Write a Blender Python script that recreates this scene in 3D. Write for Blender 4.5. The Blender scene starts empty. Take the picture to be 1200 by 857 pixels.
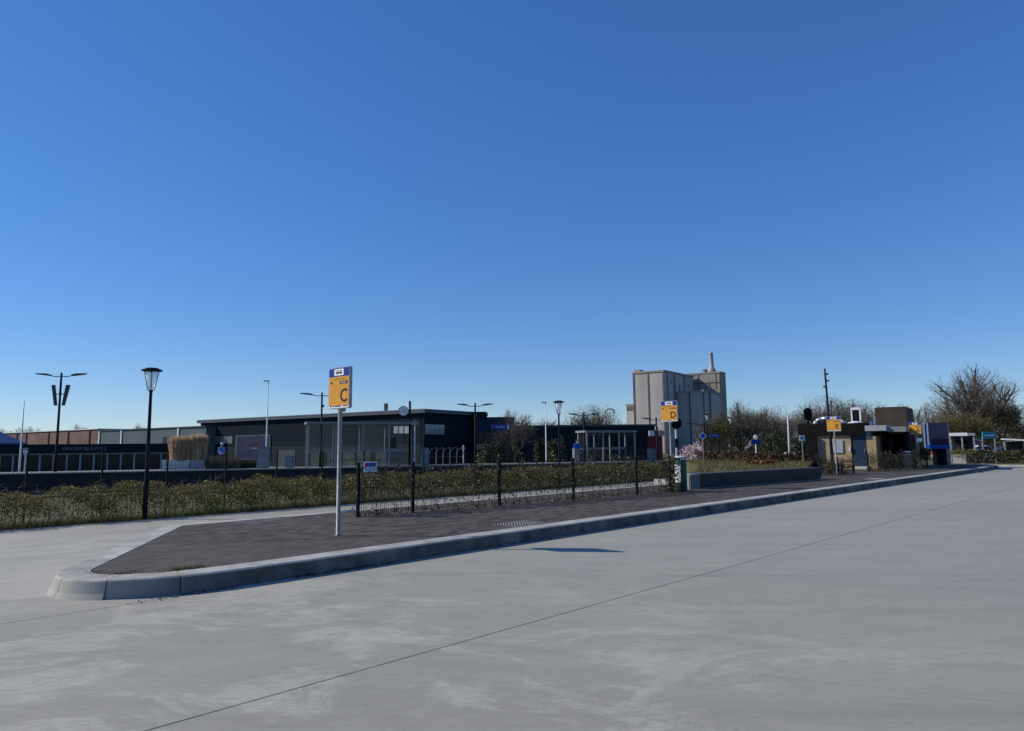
import bpy, math, random
import numpy as np
from mathutils import Matrix, Vector

# ------------------------------------------------------------------ camera, sky, sun, exposure
scene = bpy.context.scene
col = scene.collection
FPX, CAMH = 820.0, 1.6                       # focal length in pixels of the 1200 px wide photo
PITCH, ROLL = math.atan(96.5 / FPX), -0.01
cam_data = bpy.data.cameras.new('camera')
cam_data.sensor_width = 36.0
cam_data.lens = 36.0 * FPX / 1200.0
cam_data.clip_start = 0.1
cam_data.clip_end = 3000.0
cam = bpy.data.objects.new('camera', cam_data)
CAMROT = Matrix.Rotation(math.pi / 2 + PITCH, 3, 'X') @ Matrix.Rotation(ROLL, 3, 'Z')
cam.matrix_world = Matrix.Translation((0, 0, CAMH)) @ CAMROT.to_4x4()
col.objects.link(cam)
scene.camera = cam

SUN_AZ = math.atan2(-4.38, 0.52)             # compass angle of the sun, from +Y towards +X
SUN_EL = math.radians(34.0)
world = bpy.data.worlds.new('World')
scene.world = world
world.use_nodes = True
wn = world.node_tree.nodes
sky = wn.new('ShaderNodeTexSky')
sky.sky_type = 'NISHITA'
sky.sun_disc = False
sky.sun_elevation = SUN_EL
sky.sun_rotation = SUN_AZ
sky.altitude = 0.0
sky.air_density = 1.0
sky.dust_density = 0.0
sky.ozone_density = 10.0
wn['Background'].inputs['Strength'].default_value = 0.15
hsv = wn.new('ShaderNodeHueSaturation')
hsv.inputs['Saturation'].default_value = 1.24
hsv.inputs['Hue'].default_value = 0.512
hsv.inputs['Value'].default_value = 1.5
gam = wn.new('ShaderNodeGamma')                       # evens the sky out, as the camera's tone curve does
gam.inputs['Gamma'].default_value = 0.7
world.node_tree.links.new(sky.outputs[0], gam.inputs['Color'])
world.node_tree.links.new(gam.outputs[0], hsv.inputs['Color'])
world.node_tree.links.new(hsv.outputs[0], wn['Background'].inputs['Color'])
sun_data = bpy.data.lights.new('sun', 'SUN')
sun_data.energy = 5.0
sun_data.angle = math.radians(0.53)
sun_data.color = (1.0, 0.92, 0.79)
sun = bpy.data.objects.new('sun', sun_data)
sdir = Vector((math.sin(SUN_AZ) * math.cos(SUN_EL), math.cos(SUN_AZ) * math.cos(SUN_EL), math.sin(SUN_EL)))
sun.rotation_euler = sdir.to_track_quat('Z', 'Y').to_euler()
sun.location = sdir * 100
col.objects.link(sun)
vs = scene.view_settings
vs.view_transform = 'Standard'
vs.look = 'None'
vs.exposure = -0.15
vs.gamma = 1.0
vs.use_curve_mapping = False

# ------------------------------------------------------------------ survey helpers (photo measurements -> metres)
def ray(px, py):
    return CAMROT @ Vector(((px - 600) / FPX, -(py - 428.5) / FPX, -1.0))
def gnd(px, py, z=0.0):
    d = ray(px, py); k = (z - CAMH) / d.z
    return Vector((d.x * k, d.y * k, z))
def at(px, py, Y):
    d = ray(px, py); k = Y / d.y
    return Vector((d.x * k, Y, CAMH + d.z * k))
def zt(px, py, Y):
    return at(px, py, Y).z
def hx(px, Y):                                # X of a pixel column at the horizon, at depth Y
    return at(px, 525 - 0.01 * (px - 600), Y).x
KA = math.radians(43.3)                       # the bus lane runs 43.3 degrees right of the view axis
KU = Vector((math.sin(KA), math.cos(KA), 0)); KN = Vector((-math.cos(KA), math.sin(KA), 0))
KROT = math.atan2(KU.y, KU.x)
def K(s, t, z=0.0):
    p = KU * s + KN * t
    return Vector((p.x, p.y, z))
DECK = 0.45
_e0, _e1 = gnd(0, 555.3, DECK), gnd(680, 542.6, DECK)
PU = (_e1 - _e0).normalized(); PN = Vector((-PU.y, PU.x, 0)); PROT = math.atan2(PU.y, PU.x)
def plat(px, off, z=DECK):                    # point seen in column px, off metres behind the platform edge
    d = ray(px, 525 - 0.01 * (px - 600)); d = Vector((d.x, d.y, 0))
    k = ((_e0 + PN * off).dot(PN)) / d.dot(PN)
    return Vector((d.x * k, d.y * k, z))
def sstep(a, b, x):
    x = min(1, max(0, (x - a) / (b - a))); return x * x * (3 - 2 * x)
def gz(x, y):                                 # terrain height
    t = KN.x * x + KN.y * y
    return -0.06 - 0.69 * sstep(19.9, 23.0, t)

# ------------------------------------------------------------------ materials
MATS = {}
def mat(name, c, rough=0.7, var=0.15, scale=3.0, metal=0.0, bump=0.0, spec=0.22, detail=4.0, trans=0.0, rnd=0.0, c2=None, island=False, stretch=None, glow=0.0):
    if name in MATS: return MATS[name]
    m = bpy.data.materials.new(name); m.use_nodes = True
    nt = m.node_tree; n = nt.nodes; L = nt.links; b = n['Principled BSDF']
    b.inputs['Roughness'].default_value = rough
    b.inputs['Metallic'].default_value = metal
    b.inputs['Specular IOR Level'].default_value = spec
    geo = n.new('ShaderNodeNewGeometry')
    nz = n.new('ShaderNodeTexNoise'); nz.inputs['Scale'].default_value = scale; nz.inputs['Detail'].default_value = detail
    if stretch:                                     # streaks, run-off stains
        mp = n.new('ShaderNodeMapping'); mp.inputs['Scale'].default_value = [x*3 for x in stretch]
        L.new(geo.outputs['Position'], mp.inputs['Vector']); L.new(mp.outputs[0], nz.inputs['Vector'])
    else: L.new(geo.outputs['Position'], nz.inputs['Vector'])
    rp = n.new('ShaderNodeValToRGB')
    lo = [max(0, x * (1 - var)) for x in c]; hi = [min(1, x * (1 + var)) for x in (c2 or c)]
    rp.color_ramp.elements[0].position = 0.3; rp.color_ramp.elements[1].position = 0.7
    rp.color_ramp.elements[0].color = (*lo, 1); rp.color_ramp.elements[1].color = (*hi, 1)
    out = rp.outputs['Color']
    if island:
        mx = n.new('ShaderNodeMath'); mx.operation = 'ADD'; mx.inputs[1].default_value = 0
        hf = n.new('ShaderNodeMath'); hf.operation = 'MULTIPLY_ADD'; hf.inputs[1].default_value = 0.7; hf.inputs[2].default_value = 0.15
        L.new(geo.outputs['Random Per Island'], hf.inputs[0])
        av = n.new('ShaderNodeMath'); av.operation = 'MULTIPLY_ADD'; av.inputs[1].default_value = 0.3
        L.new(nz.outputs['Fac'], av.inputs[0]); L.new(hf.outputs[0], av.inputs[2])
        sb = n.new('ShaderNodeMath'); sb.operation = 'SUBTRACT'; sb.inputs[1].default_value = 0.15
        L.new(av.outputs[0], sb.inputs[0]); L.new(sb.outputs[0], rp.inputs['Fac'])
    else:
        L.new(nz.outputs['Fac'], rp.inputs['Fac'])
    if rnd:
        oi = n.new('ShaderNodeObjectInfo')
        hs = n.new('ShaderNodeHueSaturation')
        ma = n.new('ShaderNodeMath'); ma.operation = 'MULTIPLY_ADD'; ma.inputs[1].default_value = 2 * rnd; ma.inputs[2].default_value = 1 - rnd
        L.new(oi.outputs['Random'], ma.inputs[0]); L.new(ma.outputs[0], hs.inputs['Value']); L.new(out, hs.inputs['Color'])
        out = hs.outputs['Color']
    L.new(out, b.inputs['Base Color'])
    if trans: b.inputs['Transmission Weight'].default_value = trans
    if bump:
        n2 = n.new('ShaderNodeTexNoise'); n2.inputs['Scale'].default_value = scale * 12; n2.inputs['Detail'].default_value = 5
        L.new(geo.outputs['Position'], n2.inputs['Vector'])
        bp = n.new('ShaderNodeBump'); bp.inputs['Strength'].default_value = bump; bp.inputs['Distance'].default_value = 0.02
        L.new(n2.outputs['Fac'], bp.inputs['Height']); L.new(bp.outputs[0], b.inputs['Normal'])
    if glow:                                        # thin leaves let light through
        tb = n.new('ShaderNodeBsdfTranslucent'); mxs = n.new('ShaderNodeMixShader'); mxs.inputs[0].default_value = glow
        L.new(out, tb.inputs['Color']); L.new(b.outputs[0], mxs.inputs[1]); L.new(tb.outputs[0], mxs.inputs[2]); L.new(mxs.outputs[0], n['Material Output'].inputs['Surface'])
    MATS[name] = m
    return m

def concrete_road():
    m = bpy.data.materials.new('road_concrete'); m.use_nodes = True
    nt = m.node_tree; n = nt.nodes; L = nt.links; b = n['Principled BSDF']
    b.inputs['Roughness'].default_value = 0.72
    b.inputs['Specular IOR Level'].default_value = 0.35
    geo = n.new('ShaderNodeNewGeometry')
    def noise(scale, detail, stretch=(1, 1, 1), rot=0.0, rough=0.55, dist=0.0):
        mp = n.new('ShaderNodeMapping'); mp.inputs['Scale'].default_value = stretch; mp.inputs['Rotation'].default_value = (0, 0, rot)
        L.new(geo.outputs['Position'], mp.inputs['Vector'])
        z = n.new('ShaderNodeTexNoise'); z.inputs['Scale'].default_value = scale; z.inputs['Detail'].default_value = detail
        z.inputs['Roughness'].default_value = rough; z.inputs['Distortion'].default_value = dist
        L.new(mp.outputs[0], z.inputs['Vector']); return z.outputs['Fac']
    def ramp(f, p0, p1, v0, v1):
        r = n.new('ShaderNodeMapRange'); r.inputs[1].default_value = p0; r.inputs[2].default_value = p1
        r.inputs[3].default_value = v0; r.inputs[4].default_value = v1; L.new(f, r.inputs[0]); return r.outputs[0]
    def mul(a, c):
        x = n.new('ShaderNodeMath'); x.operation = 'MULTIPLY'; L.new(a, x.inputs[0]); L.new(c, x.inputs[1]); return x.outputs[0]
    def add(a, c):
        x = n.new('ShaderNodeMath'); x.operation = 'ADD'; L.new(a, x.inputs[0]); L.new(c, x.inputs[1]); return x.outputs[0]
    f = ramp(noise(0.22, 3), 0.3, 0.7, 0.95, 1.05)
    f = mul(f, ramp(noise(1.1, 6, (1, 2.6, 1), -KA, 0.62, 0.7), 0.3, 0.72, 0.93, 1.08))
    f = mul(f, ramp(noise(5.0, 6, (1, 3.2, 1), 0.35, 0.65, 0.4), 0.3, 0.7, 0.93, 1.07))
    f = mul(f, ramp(noise(60, 3), 0.3, 0.7, 0.93, 1.07))
    f = mul(f, ramp(noise(9.0, 2), 0.70, 0.78, 1.0, 0.82))
    # worn, paler laitance with ragged edges, and the broom-finish streaks across it
    w = ramp(noise(0.62, 12, (1, 1.5, 1), -KA + 0.5, 0.72, 0.6), 0.50, 0.56, 0.0, 1.0)
    sep = n.new('ShaderNodeSeparateXYZ'); mp = n.new('ShaderNodeMapping'); mp.inputs['Rotation'].default_value = (0, 0, -KROT)
    L.new(geo.outputs['Position'], mp.inputs['Vector']); L.new(mp.outputs[0], sep.inputs[0])
    w = mul(w, ramp(sep.outputs[0], 4.0, 7.5, 1.0, 0.12))
    w = mul(w, ramp(noise(9.0, 8, (1, 3.5, 1), 0.3, 0.75), 0.38, 0.58, 0.2, 1.0))
    w2 = n.new('ShaderNodeMath'); w2.operation = 'MULTIPLY_ADD'; w2.inputs[1].default_value = 0.38; w2.inputs[2].default_value = 1.0
    L.new(w, w2.inputs[0]); f = mul(f, w2.outputs[0])
    # tyre tracks along the lane, drips and small stains
    tk = ramp(noise(1.0, 4, (0.06, 2.2, 1), -KROT, 0.6, 0.15), 0.56, 0.72, 1.0, 0.9); f = mul(f, tk)
    f = mul(f, ramp(noise(3.1, 9, (1, 1, 1), 0.7, 0.8, 0.3), 0.66, 0.74, 1.0, 0.86))
    f = mul(f, ramp(noise(24.0, 2, (1, 1, 1), 0.2, 0.5), 0.76, 0.80, 1.0, 0.68))
    oi = n.new('ShaderNodeObjectInfo'); f = mul(f, ramp(oi.outputs['Random'], 0, 1, 0.965, 1.035))
    cb = n.new('ShaderNodeCombineColor')
    for i, c in enumerate((0.3, 0.288, 0.243)):
        k = n.new('ShaderNodeMath'); k.operation = 'MULTIPLY'; k.inputs[1].default_value = c; L.new(f, k.inputs[0]); L.new(k.outputs[0], cb.inputs[i])
    # warm sand film left of the island nose
    sand = ramp(noise(0.35, 5, (1, 1, 1), 0, 0.6, 0.5), 0.36, 0.55, 0.0, 1.0)
    sand = mul(sand, ramp(sep.outputs[1], 7.5, 10.0, 0.0, 1.0)); sand = mul(sand, ramp(sep.outputs[0], 6.0, 3.0, 0.0, 0.75))
    mxc = n.new('ShaderNodeMix'); mxc.data_type = 'RGBA'; L.new(sand, mxc.inputs[0]); L.new(cb.outputs[0], mxc.inputs[6]); mxc.inputs[7].default_value = (0.42, 0.4, 0.345, 1)
    L.new(mxc.outputs[2], b.inputs['Base Color'])
    bp = n.new('ShaderNodeBump'); bp.inputs['Strength'].default_value = 0.25; bp.inputs['Distance'].default_value = 0.004
    L.new(noise(90, 4), bp.inputs['Height']); L.new(bp.outputs[0], b.inputs['Normal'])
    return m
M_ROAD = concrete_road()

def glass_mat(name, c=(0.75, 0.82, 0.85), alpha=0.22, rough=0.03):
    m = bpy.data.materials.new(name); m.use_nodes = True
    nt = m.node_tree; n = nt.nodes; L = nt.links; b = n['Principled BSDF']
    b.inputs['Base Color'].default_value = (*c, 1); b.inputs['Roughness'].default_value = rough; b.inputs['Specular IOR Level'].default_value = 0.8
    nz = n.new('ShaderNodeTexNoise'); nz.inputs['Scale'].default_value = 1.5
    mr = n.new('ShaderNodeMapRange'); mr.inputs[3].default_value = alpha * 0.8; mr.inputs[4].default_value = alpha * 1.2
    g = n.new('ShaderNodeNewGeometry'); L.new(g.outputs['Position'], nz.inputs['Vector'])
    L.new(nz.outputs['Fac'], mr.inputs[0]); L.new(mr.outputs[0], b.inputs['Alpha'])
    MATS[name] = m
    return m
M_GLASS = glass_mat('clear_glass', (0.06,0.08,0.09), 0.07)
M_WIN = mat('window_glass', (0.009, 0.012, 0.02), 0.12, 0.3, 0.6, spec=0.2)
M_BLACK = mat('black_paint', (0.01, 0.011, 0.013), 0.7, spec=0.08)
M_MAST = mat('mast_paint', (0.012, 0.012, 0.022), 0.6, 0.2, 2, spec=0.08)
M_GALV = mat('galvanised_steel', (0.24, 0.24, 0.235), 0.55, 0.3, 14, metal=0.2)
M_WHITE = mat('white_paint', (0.72, 0.73, 0.74), 0.5, 0.08, 4)
M_GREYM = mat('grey_metal', (0.26, 0.27, 0.28), 0.5, 0.1, 4)
M_DGREY = mat('dark_grey_metal', (0.07, 0.075, 0.085), 0.5, 0.15, 3)
M_CONC = mat('cast_concrete', (0.27, 0.272, 0.27), 0.8, 0.2, 2.2, bump=0.2)
M_KERB = mat('kerb_concrete', (0.38, 0.365, 0.33), 0.8, 0.24, 3.0, bump=0.2, rnd=0.08)
M_BLUE = mat('sign_blue', (0.012, 0.035, 0.24), 0.35, 0.05, 3)
M_BRIGHTBLUE = mat('panel_blue', (0.02, 0.09, 0.42), 0.35, 0.05, 3)
M_ORANGE = mat('sign_orange', (0.58, 0.275, 0.03), 0.5, 0.12, 7)
M_PRINT = mat('print_black', (0.012, 0.012, 0.014), 0.5, 0.1)
M_PRINTW = mat('print_white', (0.75, 0.75, 0.76), 0.5, 0.05)
M_PAVE = mat('paver', (0.072, 0.06, 0.052), 0.85, 0.25, 0.8, rnd=0.2, island=True, c2=(0.09, 0.077, 0.067))
M_PAVEB = mat('paver_bed', (0.075, 0.066, 0.06), 0.9, 0.2, 2)
M_SOIL = mat('soil', (0.05, 0.045, 0.035), 0.95, 0.3, 2)
M_GRASSG = mat('grass_ground', (0.06, 0.062, 0.026), 0.95, 0.35, 0.6, c2=(0.09, 0.08, 0.04))
M_BLADE = mat('grass_blade', (0.13, 0.13, 0.045), 0.8, 0.35, 0.8, c2=(0.24, 0.21, 0.075), island=True, spec=0.1, glow=0.45)
M_IVY = mat('ivy_leaf', (0.03, 0.034, 0.014), 0.5, 0.45, 4, c2=(0.12, 0.11, 0.05), island=True, spec=0.3, glow=0.25)
M_HEDGE = mat('hedge_leaf', (0.11, 0.096, 0.042), 0.85, 0.3, 3, c2=(0.21, 0.18, 0.075), island=True, spec=0.08, glow=0.4)
M_BEECH = mat('beech_leaf', (0.045, 0.026, 0.015), 0.8, 0.4, 1, c2=(0.11, 0.06, 0.035), island=True)
M_BARK = mat('bark', (0.1, 0.083, 0.066), 0.9, 0.3, 5)
M_TWIG = mat('twig', (0.135, 0.115, 0.093), 0.9, 0.3, 0.3, c2=(0.2, 0.172, 0.14))
M_TWIGG = mat('green_twig', (0.075, 0.07, 0.028), 0.9, 0.3, 0.4, c2=(0.15, 0.13, 0.06), island=True)
M_EVER = mat('evergreen_leaf', (0.016, 0.025, 0.012), 0.6, 0.3, 1, c2=(0.05, 0.065, 0.025), island=True)
M_STRAW = mat('straw', (0.46, 0.32, 0.18), 0.8, 0.2, 4, c2=(0.64, 0.48, 0.31), island=True, spec=0.1, glow=0.4)
M_PINK = mat('blossom', (0.5, 0.36, 0.38), 0.7, 0.2, 3, c2=(0.68, 0.54, 0.54), island=True)
M_BRICKT = mat('tan_brick', (0.36, 0.27, 0.16), 0.85, 0.15, 6)
M_SLATE = mat('slate_cladding', (0.016, 0.022, 0.032), 0.9, 0.08, 0.4, spec=0.03)

# ------------------------------------------------------------------ mesh helpers
class MB:
    def __init__(s): s.v = []; s.f = []; s.m = []; s.mi = 0
    def add(s, vs, fs):
        o = len(s.v); s.v += [tuple(p) for p in vs]
        for f in fs: s.f.append(tuple(i + o for i in f)); s.m.append(s.mi)
        return s
    def box(s, x0, y0, z0, x1, y1, z1):
        return s.add([(x0,y0,z0),(x1,y0,z0),(x1,y1,z0),(x0,y1,z0),(x0,y0,z1),(x1,y0,z1),(x1,y1,z1),(x0,y1,z1)],
            [(0,3,2,1),(4,5,6,7),(0,1,5,4),(1,2,6,5),(2,3,7,6),(3,0,4,7)])
    def prism(s, poly, z0, z1):
        n = len(poly); a = sum(poly[i][0]*poly[(i+1)%n][1]-poly[(i+1)%n][0]*poly[i][1] for i in range(n))
        if a < 0: poly = poly[::-1]
        v = [(p[0],p[1],z0) for p in poly] + [(p[0],p[1],z1) for p in poly]
        return s.add(v, [tuple(range(n-1,-1,-1)), tuple(range(n,2*n))] + [(i,(i+1)%n,(i+1)%n+n,i+n) for i in range(n)])
    def slab(s, poly, y0, y1):                # outline in x/z, thickness in y
        n = len(poly); a = sum(poly[i][0]*poly[(i+1)%n][1]-poly[(i+1)%n][0]*poly[i][1] for i in range(n))
        if a < 0: poly = poly[::-1]
        v = [(p[0],y0,p[1]) for p in poly] + [(p[0],y1,p[1]) for p in poly]
        return s.add(v, [tuple(range(n)), tuple(range(2*n-1,n-1,-1))] + [(i,i+n,(i+1)%n+n,(i+1)%n) for i in range(n)])
    def tube(s, p0, p1, r0, r1=None, n=8, cap=True):
        r1 = r0 if r1 is None else r1
        p0 = Vector(p0); p1 = Vector(p1); d = (p1 - p0)
        if d.length < 1e-6: return s
        d.normalize(); a = d.orthogonal().normalized(); b = d.cross(a)
        v = []
        for p, r in ((p0, r0), (p1, r1)):
            for i in range(n):
                t = 2 * math.pi * i / n; v.append(p + a * (math.cos(t) * r) + b * (math.sin(t) * r))
        f = [(i, (i+1)%n, (i+1)%n+n, i+n) for i in range(n)]
        if cap: f += [tuple(range(n-1,-1,-1)), tuple(range(n,2*n))]
        return s.add(v, f)
    def path(s, pts, r, n=8):
        for i in range(len(pts)-1): s.tube(pts[i], pts[i+1], r if not isinstance(r,list) else r[i], r if not isinstance(r,list) else r[i+1], n)
        return s
    def lathe(s, prof, n=16, c=(0,0,0)):
        v = []
        for r, z in prof:
            for i in range(n):
                t = 2*math.pi*i/n; v.append((c[0]+r*math.cos(t), c[1]+r*math.sin(t), c[2]+z))
        f = []
        for j in range(len(prof)-1):
            for i in range(n): f.append((j*n+i, j*n+(i+1)%n, (j+1)*n+(i+1)%n, (j+1)*n+i))
        f.append(tuple(range(n-1,-1,-1))); f.append(tuple(range((len(prof)-1)*n, len(prof)*n)))
        return s.add(v, f)
    def build(s, name, m, parent=None, smooth=False, **props):
        me = bpy.data.meshes.new(name); me.from_pydata(s.v, [], s.f); me.validate()
        for x in (m if isinstance(m, (list, tuple)) else [m]): me.materials.append(x)
        if isinstance(m, (list, tuple)) and len(s.m) == len(me.polygons): me.polygons.foreach_set('material_index', s.m)
        if smooth: me.polygons.foreach_set('use_smooth', [True]*len(me.polygons))
        return link(name, me, parent, **props)
def link(name, me, parent=None, loc=None, rz=0.0, **props):
    o = bpy.data.objects.new(name, me); col.objects.link(o)
    if parent is not None: o.parent = parent
    if loc is not None: o.location = loc
    if rz: o.rotation_euler = (0, 0, rz)
    for k, v in props.items(): o[k] = v
    return o
def thing(name, label, cat, loc=(0,0,0), rz=0.0, group=None):
    o = link(name, None, None, loc, rz, label=label, category=cat)
    o.empty_display_size = 0.2
    if group: o['group'] = group
    return o
def copy_thing(src, loc, rz, label, group=None, scale=None):
    r = src.copy(); col.objects.link(r); r.location = loc; r.rotation_euler = (0,0,rz); r['label'] = label
    if group: r['group'] = group
    if scale: r.scale = scale
    for c in src.children:
        k = c.copy(); col.objects.link(k); k.parent = r
        for g in c.children:
            j = g.copy(); col.objects.link(j); j.parent = k
    return r
def raw(name, V, Fq, m, parent=None, **props):   # numpy verts (n,3) and uniform faces (k,c)
    me = bpy.data.meshes.new(name); c = Fq.shape[1]
    me.vertices.add(len(V)); me.vertices.foreach_set('co', V.astype(np.float32).ravel())
    me.loops.add(Fq.size); me.loops.foreach_set('vertex_index', Fq.astype(np.int32).ravel())
    me.polygons.add(len(Fq)); me.polygons.foreach_set('loop_start', np.arange(0, Fq.size, c, dtype=np.int32))
    me.update(calc_edges=True); me.polygons.foreach_set('use_smooth', np.zeros(len(Fq), dtype=bool)); me.materials.append(m)
    return link(name, me, parent, **props)
def leaves(rng, C, size, up=0.3, aspect=1.0):      # one bent-free rhombus per centre
    n = len(C); a = rng.normal(size=(n,3)); a[:,2] *= (1-up); a /= np.linalg.norm(a,axis=1)[:,None]
    b = rng.normal(size=(n,3)); b -= (b*a).sum(1)[:,None]*a; b /= np.linalg.norm(b,axis=1)[:,None]
    sz = (size*rng.uniform(0.6,1.4,n))[:,None]
    V = np.stack([C-a*sz*aspect, C+b*sz*.55, C+a*sz*aspect, C-b*sz*.55],1).reshape(-1,3)
    return V, np.arange(4*n).reshape(n,4)
def strips(rng, P0, P1, w):                        # thin tapered triangles from P0 to P1
    n = len(P0); d = P1-P0; b = rng.normal(size=(n,3)); b = np.cross(d,b); b /= (np.linalg.norm(b,axis=1)[:,None]+1e-9)
    w = np.broadcast_to(w,(n,))[:,None]
    V = np.stack([P0-b*w*.5, P0+b*w*.5, P1],1).reshape(-1,3)
    return V, np.arange(3*n).reshape(n,3)
def text_mesh(name, txt, size, m, parent, loc, rot, align='CENTER', ext=0.002, sx=1.0, bold=0.0):
    cu = bpy.data.curves.new(name, 'FONT'); cu.body = txt; cu.size = size; cu.align_x = align; cu.align_y = 'CENTER'; cu.extrude = ext; cu.offset = bold; cu.resolution_u = 3
    tmp = bpy.data.objects.new('tmp_text', cu); col.objects.link(tmp)
    dg = bpy.context.evaluated_depsgraph_get(); me = bpy.data.meshes.new_from_object(tmp.evaluated_get(dg))
    bpy.data.objects.remove(tmp); bpy.data.curves.remove(cu)
    me.materials.clear(); me.materials.append(m); me.name = name
    o = link(name, me, parent, loc); o.rotation_euler = rot; o.scale = (sx,1,1)
    return o
UPR = (math.pi/2, 0, 0)                            # text standing up, read from -Y

# ------------------------------------------------------------------ ground, road slabs
def make_ground():
    xs = np.concatenate([np.linspace(-900,-120,12), np.linspace(-100,100,161), np.linspace(120,900,12)])
    ys = np.concatenate([np.linspace(-300,-20,6), np.linspace(-10,140,121), np.linspace(160,1200,14)])
    V = np.array([(x,y,gz(x,y)) for y in ys for x in xs]); nx = len(xs)
    Fq = np.array([(j*nx+i, j*nx+i+1, (j+1)*nx+i+1, (j+1)*nx+i) for j in range(len(ys)-1) for i in range(nx-1)])
    raw('ground', V, Fq, M_GRASSG, kind='structure')
make_ground()

M_SEAL = mat('joint_sealant', (0.02, 0.02, 0.02), 0.9, 0.2)
rb = MB(); rb.prism([K(-22,-32)[:2], K(62,-32)[:2], K(62,17.9)[:2], K(-22,17.9)[:2]], -0.055, -0.02)
road = rb.build('road', M_SEAL, kind='structure')
SK = -0.36
TJ = [-32,-18,-9,-0.05,4.47,8.2,13.0,17.9]
for j in range(len(TJ)-1):
    t0, t1 = TJ[j]+0.008, TJ[j+1]-0.008
    s = -23.0 + (j*1.3 if j not in (3,4,5) else 0.0)
    s = 4.13 - 3.95*7 + (0 if j in (3,4) else (-0.1 if j == 5 else j*0.9))
    while s < 66:
        e = s + 3.95; g = 0.002
        def ss(q, t): return max(-22, min(62, q + SK*(t-4.47)))
        pts = [(ss(s,t0)+g,t0),(ss(e,t0)-g,t0),(ss(e,t1)-g,t1),(ss(s,t1)+g,t1)]
        if pts[1][0]-pts[0][0] > 0.05:
            MB().prism([K(*p)[:2] for p in pts], -0.0195, 0.0).build('concrete_slab', M_ROAD, road)
        s = e

# ------------------------------------------------------------------ bus platform (raised island): kerb stones, pavers
OUT = []                                            # outer kerb line (s,t), counter-clockwise seen from the lane
OUT += [(5.32,14.15)]
ctl = [(2.75,10.2),(2.5,9.8),(2.38,9.45),(2.40,9.1),(2.56,8.8),(2.82,8.56),(3.2,8.38),(3.65,8.28),(4.2,8.25),(4.45,8.25)]
ARC = []
for i in range(1, len(ctl)-2):                      # Catmull-Rom through the surveyed nose
    p0, p1, p2, p3 = (Vector(c) for c in ctl[i-1:i+3])
    for k in range(6):
        u = k/6; ARC.append(tuple(0.5*((2*p1)+(p2-p0)*u+(2*p0-5*p1+4*p2-p3)*u*u+(3*p1-p0-3*p2+p3)*u**3)))
ARC.append(ctl[-2])
OUT += ARC
s = 4.45
while s < 52.6: OUT.append((s,8.25)); s += 0.8
OUT += [(53.2,8.28),(54.2,8.7),(55.2,9.8),(57.5,13.0)]
def offset(path, d):
    res = []
    for i,p in enumerate(path):
        a = Vector(path[max(0,i-1)]); b = Vector(path[min(len(path)-1,i+1)]); v = (b-a).normalized()
        res.append((p[0]-v.y*d, p[1]+v.x*d))
    return res
INN = offset(OUT, 0.36)
BKIN = offset([(28.5,17.2),(26.5,16.6),(24.6,14.15),(5.32,14.15)], 0.36)
poly = INN + [(57.5,18.5),(31,18.5)] + BKIN[:-1] + [(5.45,13.79)]
poly_in = poly
pv = MB(); pv.prism([K(*p)[:2] for p in poly], -0.01, 0.198)
pavement = pv.build('pavement', M_PAVEB, kind='structure')

kerb = link('kerb', None, None, (0,0,0), kind='structure')
M_KERBSHADE = mat('shade_toned_concrete', (0.06, 0.06, 0.057), 0.8, 0.5, 2.2, c2=(0.115, 0.112, 0.102), rnd=0.25)   # shade on the kerb's lane face, painted in as darker mottled concrete
def fade_kerb_shade():                                     # the painted shade fades in from plain kerb colour around the rounded nose
    m = M_KERBSHADE; n = m.node_tree.nodes; L = m.node_tree.links; b = n['Principled BSDF']
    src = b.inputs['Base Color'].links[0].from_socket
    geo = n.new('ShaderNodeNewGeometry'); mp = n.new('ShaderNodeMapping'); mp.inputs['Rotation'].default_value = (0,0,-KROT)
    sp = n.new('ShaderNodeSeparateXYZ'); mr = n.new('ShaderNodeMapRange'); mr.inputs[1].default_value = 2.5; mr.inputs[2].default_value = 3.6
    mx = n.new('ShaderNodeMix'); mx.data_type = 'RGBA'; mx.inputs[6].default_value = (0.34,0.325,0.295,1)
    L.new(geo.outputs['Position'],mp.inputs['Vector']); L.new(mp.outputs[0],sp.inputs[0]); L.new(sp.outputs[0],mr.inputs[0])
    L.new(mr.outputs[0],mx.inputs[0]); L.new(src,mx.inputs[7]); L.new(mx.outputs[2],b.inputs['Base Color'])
fade_kerb_shade()
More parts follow.
